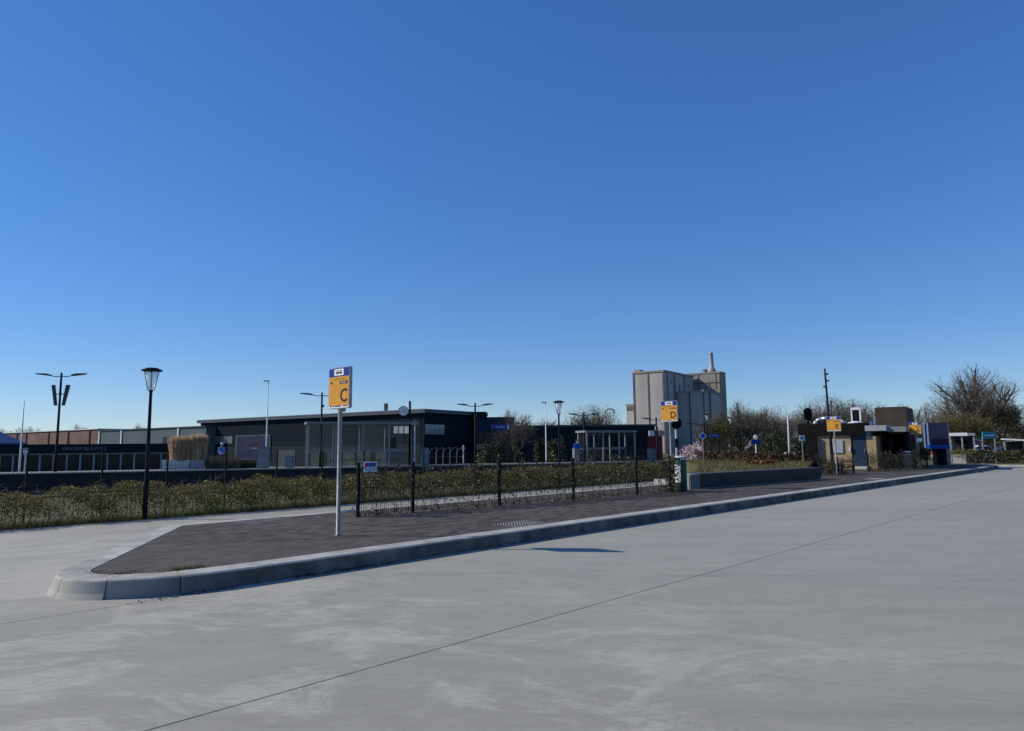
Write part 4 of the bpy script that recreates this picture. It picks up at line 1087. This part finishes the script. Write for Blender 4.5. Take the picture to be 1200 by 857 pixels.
def block_hedge(a, b, z0, h, d, m, label, seed, size=.06, dens=420, jag=.12):
    a = Vector((a[0],a[1],z0)); b = Vector((b[0],b[1],z0)); L = (b-a).length; rng = np.random.default_rng(seed)
    t = thing('hedge',label,'hedge',a,math.atan2(b.y-a.y,b.x-a.x))
    n = int(L*dens*(h+d)); X = rng.uniform(0,L,n); Y = rng.uniform(0,d,n); top = h+jag*np.sin(X*2.3)*.4+jag*np.sin(X*6.1+1)*.3
    Z = top*np.sqrt(rng.uniform(.02,1,n)); f = rng.random(n) < .45; Y[f] = np.abs(rng.normal(0,.05,f.sum()))
    V,Fq = leaves(rng,np.stack([X,Y,Z],1)+rng.normal(0,.03,(n,3)),size,.1,1.0); raw('foliage',V,Fq,m,t,kind='stuff')
    st = MB()
    for i in range(int(L*4)): x,y = rng.uniform(0,L),rng.uniform(.1,d-.1); st.tube((x,y,0),(x+rng.normal(0,.1),y,h*.8),.012,.006,4,False)
    st.build('stems', M_BARK, t, kind='stuff')
pA = Vector((hx(814,47),47)); pB = Vector((hx(900,42),42)); pC = Vector((hx(948,40),40))
block_hedge(pA,pB,.58,.62,.7,M_BEECH,'clipped copper-brown beech hedge along the grass bank',21)
block_hedge(Vector((hx(900,40.5),40.5)),pC,.58,.45,.6,M_BEECH,'lower rust-red beech hedge left of the kiosk',22)
block_hedge(Vector((hx(873,36),36)),Vector((hx(905,35),35)),.58,.2,.8,mat('rust_leaf',(.1,.042,.02),.8,.3,2,c2=(.17,.075,.035),island=True),'low mound of rust-red leaves on the grass bank',23)
# blue diamond sign
Yd = 44; t = thing('diamond_sign','white-edged blue diamond sign on a thin post','sign',Vector((hx(824,Yd),Yd,.6)))
zc = zt(823.5,511,Yd)-.6; k = Yd/FPX
MB().tube((0,.03,0),(0,.03,zc+.2),.025).build('post', M_GALV, t)
MB().slab([(-.25,zc),(0,zc-.25),(.25,zc),(0,zc+.25)],-.012,.0).build('white_edge', M_PRINTW, t)
MB().slab([(-.18,zc),(0,zc-.18),(.18,zc),(0,zc+.18)],-.018,-.013).build('blue_diamond', M_BRIGHTBLUE, t)
Yd = 43; t = thing('blue_board_sign','blue board with round white lamp above on a pale post','sign',Vector((hx(886,Yd),Yd,.6)))
zc = zt(886,518,Yd)-.6
MB().tube((0,.03,0),(0,.03,zc+.25),.04).build('post', M_WHITE, t)
MB().box(-.3,-.03,zc-.14,.28,-.0,zc+.14).build('board', M_BLUE, t)
MB().lathe([(.02,0),(.13,.06),(.15,.15),(.1,.25),(.02,.28)],10,(0,.03,zc+.16)).build('lamp', M_LAMPGL, t, smooth=True)
Yd = 40; t = thing('square_sign','small white square sign on a post left of the kiosk','sign',Vector((hx(940.5,Yd),Yd,.2)))
zc = zt(940.5,513.5,Yd)-.2
MB().tube((0,.03,0),(0,.03,zc+.1),.03).build('post', M_GALV, t); MB().box(-.15,-.02,zc-.16,.15,-.0,zc+.16).build('plate', M_PRINTW, t)
MB().box(-.1,-.024,zc-.08,.1,-.0205,zc+.08).build('pictogram', M_GREYM, t)
Yd = 46; t = thing('pale_post','pale tapering concrete post with side lamps beside the kiosk','post',Vector((hx(925,Yd),Yd,.2)))
zc = zt(923,488,Yd)-.2
MB().lathe([(.11,0),(.05,zc)],10).build('post', mat('pale_concrete',(.5,.49,.47),.8,.1,3), t, smooth=True)
for sg in (-1,1): MB().lathe([(.02,0),(.1,.06),(.1,.16),(.02,.2)],8,(sg*.28,0,.75)).build('lamp', M_LAMPGL, t)
MB().tube((-.28,0,.8),(.28,0,.8),.03).build('crossbar', M_GREYM, t)
for px,Yd,yt in ((835,43,514),(838,46,508)):
    pass

# ------------------------------------------------------------------ bus station kiosk
def framed(px, Y, z, rz):                              # local frame of a building turned by rz, measured through the photo
    O = Vector((hx(px,Y),Y,z)); e = Vector((math.cos(rz),math.sin(rz),0)); n = Vector((-e.y,e.x,0))
    return O, (lambda p, yl=0.0: wall_xy(O+n*yl,e,p,525)[0]), (lambda p, q, yl=0.0: wall_xy(O+n*yl,e,p,q)[1])
def kiosk():
    rz = math.radians(-35); O, X, Z = framed(936,42.2,.2,rz)
    t = thing('kiosk','flat-roofed kiosk with black fascia, tan brick and blue door','building',O,rz)
    DK = mat('kiosk_black',(.012,.011,.011),.85,.2,2,spec=.05); BR = mat('kiosk_brown',(.06,.047,.038),.8,.15,2)
    zr = Z(975,496.5); zf = Z(975,510.5)
    MB().box(0,0,zf,X(1014.5),4.5,zr).build('roof_block', DK, t)
    MB().box(X(944),-.12,0,X(957),.13,zf-.003).build('corner_pillar', DK, t)
    bw = MB().box(X(957.5,.14),.14,0,X(997.5,.14),4.2,zf-.003).build('brick_wall', M_BRICKT, t)
    MB().box(X(974,.1),.08,Z(980,531,.1),X(988,.1),.137,Z(980,516,.1)).build('notice_panel', mat('panel_grey',(.34,.37,.4),.4,.08,3), bw)
    MB().box(X(995,.1),.06,Z(995,529,.1),X(996.5,.1),.137,Z(995,524,.1)).build('intercom', M_PRINTW, bw)
    d = MB().box(X(998.3,.2),.2,.16,X(1014.8,.2),.27,zf-.003).build('blue_door', mat('door_blue',(.02,.036,.07),.5,.1,3), t)
    MB().box(X(1013,.15),.15,.95,X(1013,.15)+.03,.196,1.15).build('door_handle', M_GALV, d)
    MB().box(X(998.3,.2),.275,.0,X(1014.8,.2),4.2,zf-.003).build('door_bay', DK, t)
    MB().box(X(999),-.1,0,X(1017),.19,.15).build('door_step', mat('pale_step',(.5,.48,.44),.8,.1,3), t)
    MB().box(X(1015.2,.2)+.02,.2,0,X(1027,.2),4.4,Z(1020,511.5,.2)).build('brick_wall', M_BRICKT, t)
    MB().box(X(1015.2,.2)+.02,.18,Z(1020,511.3,.2),X(1021,.2),4.4,Z(1020,505.2,.2)).build('window_strip', mat('strip_blue',(.12,.17,.24),.2,.1,2), t)
    MB().box(X(1014.9),.0,Z(1030,505),X(1040),4.2,Z(1030,498.5)).build('canopy', mat('canopy_edge',(.34,.35,.37),.5,.1,2), t)
    MB().box(X(1040)+.005,.2,Z(1050,506),X(1062.5),4.2,Z(1050,500)).build('canopy_end', mat('canopy_end_grey',(.2,.21,.23),.5,.1,2), t)
    bx0, bx1 = X(1028,4.5), X(1065,4.5)
    MB().box(bx0,4.5,Z(1045,505.5,4.5),bx1,8.5,Z(1045,477,4.5)).build('tall_block', BR, t)
    MB().box(bx0,4.5,0,bx1,8.5,Z(1045,505.5,4.5)-.003).build('entrance_wall', DK, t)
    MB().box(X(1028,2.2),2.2,0,X(1034,2.2),4.49,Z(1040,506.5,2.2)).build('side_wall', BR, t)
    MB().box(X(1041,4.4),4.43,1.0,X(1047,4.4),4.497,1.75).build('poster', mat('poster_teal',(.06,.11,.15),.4,.2,6), t)
    MB().box(X(1061,1.2),1.2,0,X(1065,1.2),4.49,Z(1060,506.5,1.2)).build('end_wall', DK, t)
    du = MB(); zz = zr; x0, x1 = X(956,2), X(993,2)
    arc = [(x0,2,zz),(x0+.12,2,zz+.22),(x0+.4,2,zz+.36),((x0+x1)/2,2,zz+.38),(x1-.7,2,zz+.38),(x1-.35,2,zz+.26),(x1,2,zz)]
    du.path(arc,.12,10).build('silver_duct', mat('duct_silver',(.62,.64,.66),.3,.1,3,metal=.7), t, smooth=True)
    for px in (1000.5,1010.5):
        MB().box(X(px,1.5)-.04,1.5,zr,X(px,1.5)+.04,1.6,Z(1005,480.5,1.5)).build('frame_post', M_WHITE, t)
    MB().box(X(1000.5,1.5)-.04,1.49,Z(1005,480.5,1.5)+.003,X(1010.5,1.5)+.04,1.61,Z(1005,477.5,1.5)).build('frame_beam', M_WHITE, t)
    MB().box(X(1000.5,1.5)+.05,1.53,zr+.1,X(1010.5,1.5)-.05,1.57,Z(1005,480.5,1.5)).build('frame_panel', M_BLACK, t)
    MB().lathe([(.4,zr),(.4,zr+.05),(.15,zr+.12)],12,(X(1004,.8),.8,0)).build('roof_dome', M_WHITE, t)
    MB().box(X(1025.5,2),2,Z(1030,498.5),X(1028,2),2.15,Z(1025,488,2)).build('roof_vent', M_WHITE, t)
    MB().box(X(1020.5,2),2,Z(1030,498.5),X(1023.5,2),2.3,Z(1025,494,2)).build('roof_vent', M_WHITE, t)
    return t
kiosk()
# camera mast
Ym = 38.5; b = Vector((hx(974.5,Ym),Ym,.2)); t = thing('camera_mast','tall thin dark mast with small cameras in front of the kiosk','mast',b)
Hm = zt(969,432,Ym)-.2
MB().lathe([(.085,0),(.08,1.2),(.045,Hm)],10).build('mast', M_MAST, t, smooth=True)
for z,sg in ((Hm-.35,1),(Hm-.72,1),(Hm-1.05,-1)):
    MB().box(min(.03*sg,.16*sg),-.06,z,max(.03*sg,.16*sg),.06,z+.08).build('camera', M_DGREY, t)
b.x += .0; t.rotation_euler = (0,math.radians(-1.2),0)
# low railing by sign E
a_, b_ = gnd(987,556.2,.2), gnd(1000,555,.2); L = (b_-a_).length
t = thing('low_railing','low black tubular railing between sign E and the blue door','railing',a_,math.atan2((b_-a_).y,(b_-a_).x))
for x in (0,L): MB().box(x-.03,-.03,0,x+.03,.03,.62).build('post', M_BLACK, t)
for z in (.3,.58): MB().box(.03,-.02,z,L-.03,.02,z+.04).build('rail', M_BLACK, t)
# grey litter bin by the dark entrance
g_ = gnd(1064,549.5,.2); t = thing('litter_bin','pale grey cylindrical litter bin by the dark kiosk entrance','litter bin',g_)
MB().lathe([(.17,0),(.2,.03),(.2,.86),(.18,.88)],14).build('body', M_GREYM, t, smooth=True); MB().lathe([(.21,.93),(.21,.97),(.05,1.02)],14).build('lid', M_WHITE, t, smooth=True)
MB().box(-.02,-.17,.86,.02,.17,.94).build('lid_post', M_DGREY, t)

# blue travel information kiosk
def blue_kiosk():
    rz = math.radians(-33); O, X, Z_ = framed(1083,47.0,.2,rz)
    def Z(py): return Z_(1098,py)
    t = thing('blue_kiosk','blue box-shaped information kiosk overhanging a narrow black base','kiosk',O,rz)
    bd = MB().box(X(1089.5),0,Z(521.5),X(1112.5),1.3,Z(495.5)).build('body', mat('kiosk_navy',(.012,.022,.07),.4,.2,2), t)
    for i in range(3): 
        x0 = X(1091+i*7.2); MB().box(x0,-.02,Z(519.5),x0+.34,-.003,Z(498)).build('panel', mat('kiosk_panel',(.02,.022,.06),.3,.2,2), bd)
    MB().box(X(1085),-.06,Z(526),X(1113),1.35,Z(521.5)-.003).build('blue_band', M_BRIGHTBLUE, t)
    for px in (1083,1087.2): MB().box(X(px),.02,Z(525),X(px)+.12,1.3,Z(495.5)).build('pale_fin', mat('fin_blue',(.2,.3,.48),.4,.1,2), t)
    MB().box(X(1085.3),.3,Z(521.4),X(1087),1.2,Z(497)).build('dark_core', M_BLACK, t)
    MB().box(X(1092),.1,0,X(1108),1.2,Z(526)-.003).build('base', M_BLACK, t)
    MB().box(X(1108.5),.15,0,X(1112.5),1.1,Z(526)-.003).build('support', mat('support_tan',(.33,.3,.25),.8,.1,3), t)
blue_kiosk()
# pale boxes seen between sign A and the entrance
for px,py0,py1,lab in ((1069.5,509,514,'white box on the wall left of the blue kiosk'),(1077,513.5,517.5,'white square notice behind sign A')):
    Yq = 47.5; z = zt(px,py1,Yq); h = zt(px,py0,Yq)-z
    t = thing('notice_box',lab,'notice',Vector((hx(px,Yq),Yq,.2)))
    MB().box(-.03,0,0,.03,.06,z-.2).build('post', M_DGREY, t); MB().box(-.2,-.05,z-.2,.2,0,z-.2+h).build('plate', M_PRINTW, t)
# planter with shrub
pb = gnd(1117,543.3,.2); px2 = .78
t = thing('concrete_planter','square pale concrete planter with small shrub right of the blue kiosk','planter',pb,math.radians(-32))
MB().box(0,0,0,px2,px2,.62).build('box', mat('planter_concrete',(.42,.4,.36),.8,.12,3), t)
for z in (.2,.41): MB().box(-.012,-.012,z,px2+.012,px2+.012,z+.02).build('band', M_CONC, t)
rng = np.random.default_rng(31); C = rng.normal(0,1,(900,3))*np.array([.3,.3,.14])+np.array([px2/2,px2/2,.75])
V,Fq = leaves(rng,C,.05); raw('shrub',V,Fq,M_HEDGE,t,kind='stuff')
# right hedge and its kerb
hA, hB = Vector((hx(1131,50.5),50.5)), Vector((hx(1262,46.5),46.5))
block_hedge(hA,hB,0,1.08,1.2,mat('clipped_leaf',(.035,.032,.014),.7,.35,2,c2=(.09,.075,.03),island=True),'long clipped brown-green hedge beyond the end of the bus lane',24,.07,300)
hk = MB(); dv = (hB-hA).normalized(); nv = Vector((dv.y,-dv.x)); q = [hA+nv*.75-dv*3,hB+nv*.75,hB+nv*.55,hA+nv*.55-dv*3]
hk.prism([(p.x,p.y) for p in q],-.02,.12); k_ = hk.build('hedge_kerb', M_KERB, kind='structure')
# bicycle shelter
def bike_shelter():
    rz = math.radians(-33); O, X, Z_ = framed(1113,60,-.06,rz)
    def Z(py): return Z_(1125,py)
    t = thing('bike_shelter','dark bicycle shelter with white flat roof edge behind the planter','shelter',O,rz)
    MB().box(0,0,Z(511),X(1135),4,Z(507.3)).build('roof', M_WHITE, t)
    MB().box(X(1135)+.01,0,Z(511),X(1144),4,Z(508)).build('roof_extension', M_GREYM, t)
    MB().box(.1,.4,Z(516),X(1143),3.8,Z(511)-.003).build('fascia', mat('shelter_dark',(.02,.025,.04),.5,.1), t)
    for px in (1114,1128,1142): MB().box(X(px)-.06,.1,0,X(px)+.06,.22,Z(511)-.003).build('post', M_GREYM, t)
    MB().box(.1,3.7,0,X(1143),3.8,Z(516)-.003).build('back_wall', MATS['shelter_dark'], t)
    MB().box(X(1134),1.2,0,X(1143),3.6,Z(516)-.003).build('side_panel', mat('navy_panel',(.02,.03,.07),.5,.1), t)
    # canopy roofs further right
bike_shelter()
for i,(pa,pb_,y) in enumerate(((1144,1153,516),(1174,1205,515.5))):
    rz = math.radians(-34); O, X, Z_ = framed(pa,61+i*3,-.06,rz); L = X(pb_); z = Z_(pa,y)
    t = thing('carport',['small white-edged carport right of the bicycle shelter','white-edged carport right of the turquoise sign'][i],'carport',O,rz)
    MB().add([(0,0,z),(L,0,z-.14),(L,4,z-.14),(0,4,z),(0,0,z+.12),(L,0,z-.02),(L,4,z-.02),(0,4,z+.12)],[(0,3,2,1),(4,5,6,7),(0,1,5,4),(1,2,6,5),(2,3,7,6),(3,0,4,7)]).build('roof', M_WHITE, t)
    for x in (.2,L-.2): MB().box(x-.06,.3,0,x+.06,.42,z-.16).build('post', M_GREYM, t); MB().box(x-.06,3.4,0,x+.06,3.52,z-.16).build('post', M_GREYM, t)
    MB().box(0,3.7,0,L,3.8,z-.16).build('back_wall', MATS['shelter_dark'], t)
# turquoise sign
Yt = 54; X0 = hx(1152,Yt); L = hx(1168,Yt)-X0; t = thing('turquoise_sign','turquoise sign panel on two grey posts above the hedge','sign',Vector((X0,Yt,-.06)))
z1, z0 = zt(1160,506,Yt)+.06, zt(1160,514,Yt)+.06
pn = MB().box(0,-.05,z0,L,.05,z1).build('panel', mat('turquoise',(.02,.25,.3),.4,.08,2), t)
for x in (.05,L-.05): MB().box(x-.04,.052,0,x+.04,.13,z0+.1).build('post', M_GALV, t)
for x0,x1 in ((.12,.22),(.28,.42),(.44,.55),(.57,.72),(.74,.86)): MB().box(x0*L/1.0,-.056,(z0+z1)/2-.07,x1*L,-.051,(z0+z1)/2+.02).build('white_mark', M_PRINTW, pn)
# cars
def car(px, Y, rz, paint, label):
    t = thing('parked_car',label,'car',Vector((hx(px,Y),Y,-.05)),rz,'cars parked beyond the right hedge')
    prof = [(-2.05,.35),(-2.08,.6),(-2.0,.88),(-1.75,.98),(-1.2,1.36),(-.6,1.47),(.35,1.45),(.95,1.02),(1.75,.88),(2.05,.7),(2.08,.35)]
    m = MB(); n = len(prof); V = []
    for y,sc in ((-.84,.0),(-.6,1.0),(.6,1.0),(.84,.0)):
        for x,z in prof: V.append((x,y*(1 if z<1 else .88), z if sc or z < 1 else z-.06))
    F = [tuple(range(n)),tuple(range(4*n-1,3*n-1,-1))]
    for k in range(3):
        for i in range(n): F.append((k*n+i,(k+1)*n+i,(k+1)*n+(i+1)%n,k*n+(i+1)%n))
    m.add(V,F).build('body', paint, t)
    for sg in (-1,1):
        y = sg*.757
        MB().slab([(-1.45,1.0),(-1.1,1.3),(-.55,1.38),(-.5,1.0)],min(y,y+sg*.012),max(y,y+sg*.012)).build('side_window', M_WIN, t)
        MB().slab([(-.42,1.0),(-.45,1.38),(.3,1.36),(.8,1.0)],min(y,y+sg*.012),max(y,y+sg*.012)).build('side_window', M_WIN, t)
        for x in (-1.3,1.32):
            w = MB().tube((x,sg*.68,.31),(x,sg*.87,.31),.31,.31,16).build('wheel', mat('tyre',(.02,.02,.02),.8), t)
            MB().tube((x,sg*.872,.31),(x,sg*.88,.31),.19,.19,10).build('rim', M_GREYM, w)
        MB().box(2.02,sg*.62-.16,.62,2.085,sg*.62+.16,.74).build('headlight', M_PRINTW, t)
        MB().box(-2.09,sg*.66-.12,.66,-2.03,sg*.66+.12,.86).build('tail_light', mat('tail_red',(.3,.01,.01),.3), t)
    MB().add([(.42,-.62,1.43),(.42,.62,1.43),(.97,.66,1.04),(.97,-.66,1.04)],[(0,3,2,1)]).build('windscreen', M_WIN, t)
car(1147,64,.2,mat('car_white',(.75,.76,.77),.25,.03,2),'white car parked between the bicycle shelter and turquoise sign')
car(1121,66,.1,mat('car_silver',(.3,.31,.33),.3,.03,2,metal=.4),'silver car parked behind the bicycle shelter')
car(1188,67,-.1,mat('car_dark',(.02,.022,.03),.25,.03,2),'dark car parked under the right-hand carport')

# ------------------------------------------------------------------ trees and shrubs
def bare_tree_mesh(seed, H, W, trunk_h, limbs=9, twigs=9000, dense=False, tw=.035, tl=.55, fan=1.0):
    """limbs fan out from the trunk top, each carrying side branches, sub-branches and twigs"""
    rng = random.Random(seed); nr = np.random.default_rng(seed)
    trunk = MB(); br = MB(); P0 = []; P1 = []
    cz, hz = (H+trunk_h*.8)/2, (H-trunk_h*.8)/2
    def room(p, d):                                  # distance from p along d to the crown envelope
        k = 0.0
        while k < H:
            q = p+d*k
            if (q.x/(W/2))**2+(q.y/(W/2))**2+((q.z-cz)/hz)**2 > 1 and k > .2: return k
            k += .2
        return k
    def limb(p, d, L, r, lv):
        n = max(3, int(L/(.55 if lv < 2 else .4))); seg = L/n
        for i in range(n):
            d = (d+Vector((rng.gauss(0,.09),rng.gauss(0,.09),.035+rng.gauss(0,.05)))).normalized()
            q = p+d*seg; r2 = max(.006, r*(1-.8/n)) if lv else r*(1-.3/n)
            br.tube(p,q,r,r2,(6,5,3,3)[min(lv,3)],False)
            if lv >= 1: P0.append(tuple(p)); P1.append(tuple(q))
            if lv < 3 and i >= (1 if lv else 1):
                for _ in range(1 if lv else 2):
                    if rng.random() < .85:
                        o = Matrix.Rotation(rng.uniform(0,6.283),3,d)@d.orthogonal().normalized(); a = rng.uniform(.45,.95)
                        nd = (d*math.cos(a)+o*math.sin(a)); nd.z += .1; nd.normalize()
                        ll = min(room(q,nd)*.9, (L-i*seg)*rng.uniform(.45,.8)+.35)
                        if ll > .25: limb(q,nd,ll,r2*.55,lv+1)
            p, r = q, r2
    R0 = H*.016+.06; p = Vector((0,0,0)); d = Vector((0,0,1))
    for i in range(4):
        q = p+(d+Vector((rng.gauss(0,.05),rng.gauss(0,.05),0)))*(trunk_h/4); trunk.tube(p,q,R0*(1.25 if i==0 else 1)*(1-.07*i),R0*(1-.07*(i+1)),9,False); p = q
    for k in range(limbs):
        a = 6.283*k/limbs*1.618+rng.uniform(-.3,.3); th = fan*(.12+.85*((k+.5)/limbs)**.8)
        nd = Vector((math.sin(th)*math.cos(a),math.sin(th)*math.sin(a),math.cos(th)))
        st = p-Vector((0,0,rng.uniform(0,trunk_h*.35)))
        limb(st,nd,room(st,nd)*rng.uniform(.82,.98),R0*.5,0)
    A, B = np.array(P0), np.array(P1); w = np.linalg.norm(B-A,axis=1); idx = nr.choice(len(A),twigs,p=w/w.sum()); u = nr.uniform(0,1,twigs)[:,None]
    P = A[idx]*(1-u)+B[idx]*u; D = (B-A)[idx]; D /= np.linalg.norm(D,axis=1)[:,None]
    D = D*.7+nr.normal(0,.5,D.shape); D[:,2] += .25; D /= np.linalg.norm(D,axis=1)[:,None]
    V,Fq = strips(nr,P,P+D*(tl*nr.uniform(.4,1.3,twigs))[:,None],tw)
    if dense:
        n = twigs; u = nr.normal(size=(n,3)); u /= np.linalg.norm(u,axis=1)[:,None]; rr = nr.uniform(.25,1,n)**.5
        lump = 1+.13*np.sin(u[:,0]*5+seed)+.12*np.sin(u[:,2]*6+u[:,1]*4+seed*2)+.08*np.sin(u[:,0]*13)
        c = np.array([0,0,(H+trunk_h*.5)/2]); ax = np.array([W/2,W/2,(H-trunk_h*.5)/2])
        P2 = c+u*ax*(rr*lump)[:,None]; D2 = u+nr.normal(0,.45,u.shape); D2[:,2] += .35; D2 /= np.linalg.norm(D2,axis=1)[:,None]
        V2,F2 = strips(nr,P2,P2+D2*(tl*nr.uniform(.5,1.3,n))[:,None],tw*1.2)
        V, Fq = np.concatenate([V,V2]), np.concatenate([Fq,F2+len(V)])
    return trunk, br, V, Fq
def tree_proto(name, seed, H, W, trunk_h, label, group, m=None, **kw):
    m = m or M_TWIG
    t = thing(name,label,'tree',(0,0,0),0,group)
    tr, br, V, Fq = bare_tree_mesh(seed,H,W,trunk_h,**kw)
    tr.build('trunk', M_BARK, t); c = br.build('crown', M_BARK, t); raw('twigs',V,Fq,m,c,kind='stuff')
    A = np.concatenate([V, np.array(br.v)]); t['H'] = float(np.percentile(A[:,2],99.7)); t['W'] = float(2*np.percentile(np.abs(A[:,:2]),99))
    return t
G_T = 'bare trees beyond the station'
used = set()
def put_tree(proto, px, ytop, wpx, Y, label, rz=0.0, squash=None):
    z0 = gz(hx(px,Y),Y); h = zt(px,ytop,Y)-z0; w = wpx*Y/FPX
    sc = (w/proto['W'], w/proto['W'], h/proto['H'])
    if proto.name not in used:
        used.add(proto.name); proto.location = (hx(px,Y),Y,z0); proto.rotation_euler = (0,0,rz); proto.scale = sc; proto['label'] = label; return proto
    return copy_thing(proto,(hx(px,Y),Y,z0),rz,label,None,sc)
tA = tree_proto('bare_tree',1,12,10,2.5,'',G_T,limbs=11,twigs=6000,tw=.026,tl=.7,fan=1.0)
tB = tree_proto('bare_tree',2,11,11,2.2,'',G_T,limbs=10,twigs=8000,tw=.035,tl=.6)
tC = tree_proto('bare_tree',7,10,8,2.0,'',G_T,limbs=8,twigs=7000,tw=.03,tl=.6)
tD = tree_proto('leafy_tree',4,9,10,1.5,'',G_T,m=M_TWIGG,limbs=7,twigs=10000,dense=True,tw=.06,tl=.6)
tE = tree_proto('bare_tree',9,11,12,2.0,'',G_T,m=M_TWIG,limbs=10,twigs=5000,dense=True,tw=.04,tl=.6)
put_tree(tA,1144,429,96,84,'tall bare tree with fine branches towering over the right hedge',.4)
put_tree(tD,1130,484,52,80,'olive-green ivy-clad tree left of the tall bare tree')
put_tree(tD,1170,469,58,83,'dense dark olive tree at the foot of the tall bare tree',2.0)
put_tree(tE,1152,474,76,90,'broad brown twiggy tree behind the turquoise sign',1.0)
put_tree(tC,1098,474,46,110,'bare tree directly behind the blue kiosk',.3)
put_tree(tB,1070,474,56,118,'round bare tree between the tall kiosk block and blue kiosk',.9)
put_tree(tE,975,466,92,120,'wide round brown tree behind the thin camera mast',.2)
put_tree(tB,1012,469,62,125,'round bare tree behind the white roof frame',2.2)
put_tree(tE,948,480,50,128,'lower round bare tree behind the black oval signal',1.5)
put_tree(tA,868,470,66,100,'open bare tree right of the silo',1.2)
put_tree(tE,902,477,64,112,'dense rounded bare tree above the hidden house',2.6)
put_tree(tD,846,489,52,98,'olive-tinged willow-like tree in front of the silo corner',.6)
put_tree(tB,884,480,50,118,'round bare tree between the open tree and dense tree',.1)
put_tree(tC,918,487,34,100,'slim bare tree beside the pale post',1.9)
put_tree(tC,604,481,54,84,'bare tree behind the blue station name board',.7)
put_tree(tB,645,491,48,150,'low round bare tree behind the slender white lamp pole',1.1)
put_tree(tE,696,476,72,140,'wide round bare tree above the small glass shelter',.8)
put_tree(tB,30,500,34,200,'far round tree behind the brick shed by the flagpole',.5)
put_tree(tC,92,498,22,205,'far bare tree top behind the brick shed by the loudspeaker lamp',1.4)
put_tree(tB,165,497,24,190,'far tree top behind the metal shed near the lantern lamp',2.4)
put_tree(tC,2,503,20,210,'far tree top behind the blue sloping roof',.9)
put_tree(tE,1205,492,40,140,'distant tree mass at the right beyond the carport',.3)
put_tree(tE,1040,480,60,150,'distant round tree behind the tall brown kiosk block',1.3)
def shrub(px, ytop, wpx, Y, label, m, seed, z0=None, n=2600, size=.07, name='shrub'):
    z0 = gz(hx(px,Y),Y) if z0 is None else z0; h = zt(px,ytop,Y)-z0; w = wpx*Y/FPX; rng = np.random.default_rng(seed)
    t = thing(name,label,'shrub',Vector((hx(px,Y),Y,z0)))
    u = rng.normal(size=(n,3)); u /= np.linalg.norm(u,axis=1)[:,None]; rr = rng.uniform(.2,1,n)**.4
    lump = 1+.16*np.sin(u[:,0]*6+seed)+.14*np.sin(u[:,2]*7+u[:,1]*5)
    C = np.array([0,0,h*.5])+u*np.array([w/2,w/2.4,h*.5])*(rr*lump)[:,None]; C[:,2] = np.maximum(C[:,2],.02)
    V,Fq = leaves(rng,C,size); raw('foliage',V,Fq,m,t,kind='stuff')
    st = MB()
    for k in range(9): a = k*.7; st.tube((0,0,0),(w*.3*math.cos(a),w*.25*math.sin(a),h*.75),.03,.008,4,False)
    st.build('stems', M_BARK, t)
shrub(585,516,34,64,'dark evergreen shrub below the blue station name board',M_EVER,41,size=.09)
shrub(632,514,16,64,'dark evergreen shrub left of the slender white lamp pole',M_EVER,42,size=.09)
shrub(653,513,26,66,'dark green shrub behind the lantern lamp post',M_EVER,43,size=.09)
shrub(570,522,22,62,'low dark evergreen shrub by the warehouse corner',M_EVER,46,size=.08)
shrub(814,519,34,62,'pale pink blossoming magnolia bush in front of the silo',M_PINK,44,n=2600,size=.07)
shrub(905,505,34,75,'dark evergreen shrub beneath the dense bare tree',M_EVER,45,n=5000,size=.08)
shrub(932,512,40,78,'dark evergreen shrub left of the kiosk roof corner',M_EVER,48,n=4500,size=.1)
shrub(1076,506,34,74,'dark evergreen shrub between the kiosk entrance and the blue kiosk',M_EVER,49,n=4500,size=.1)
shrub(972,541,16,gnd(972,557,.2).y+1.0,'small mixed shrub beside sign E',M_HEDGE,47,z0=.2,n=1100,size=.05)
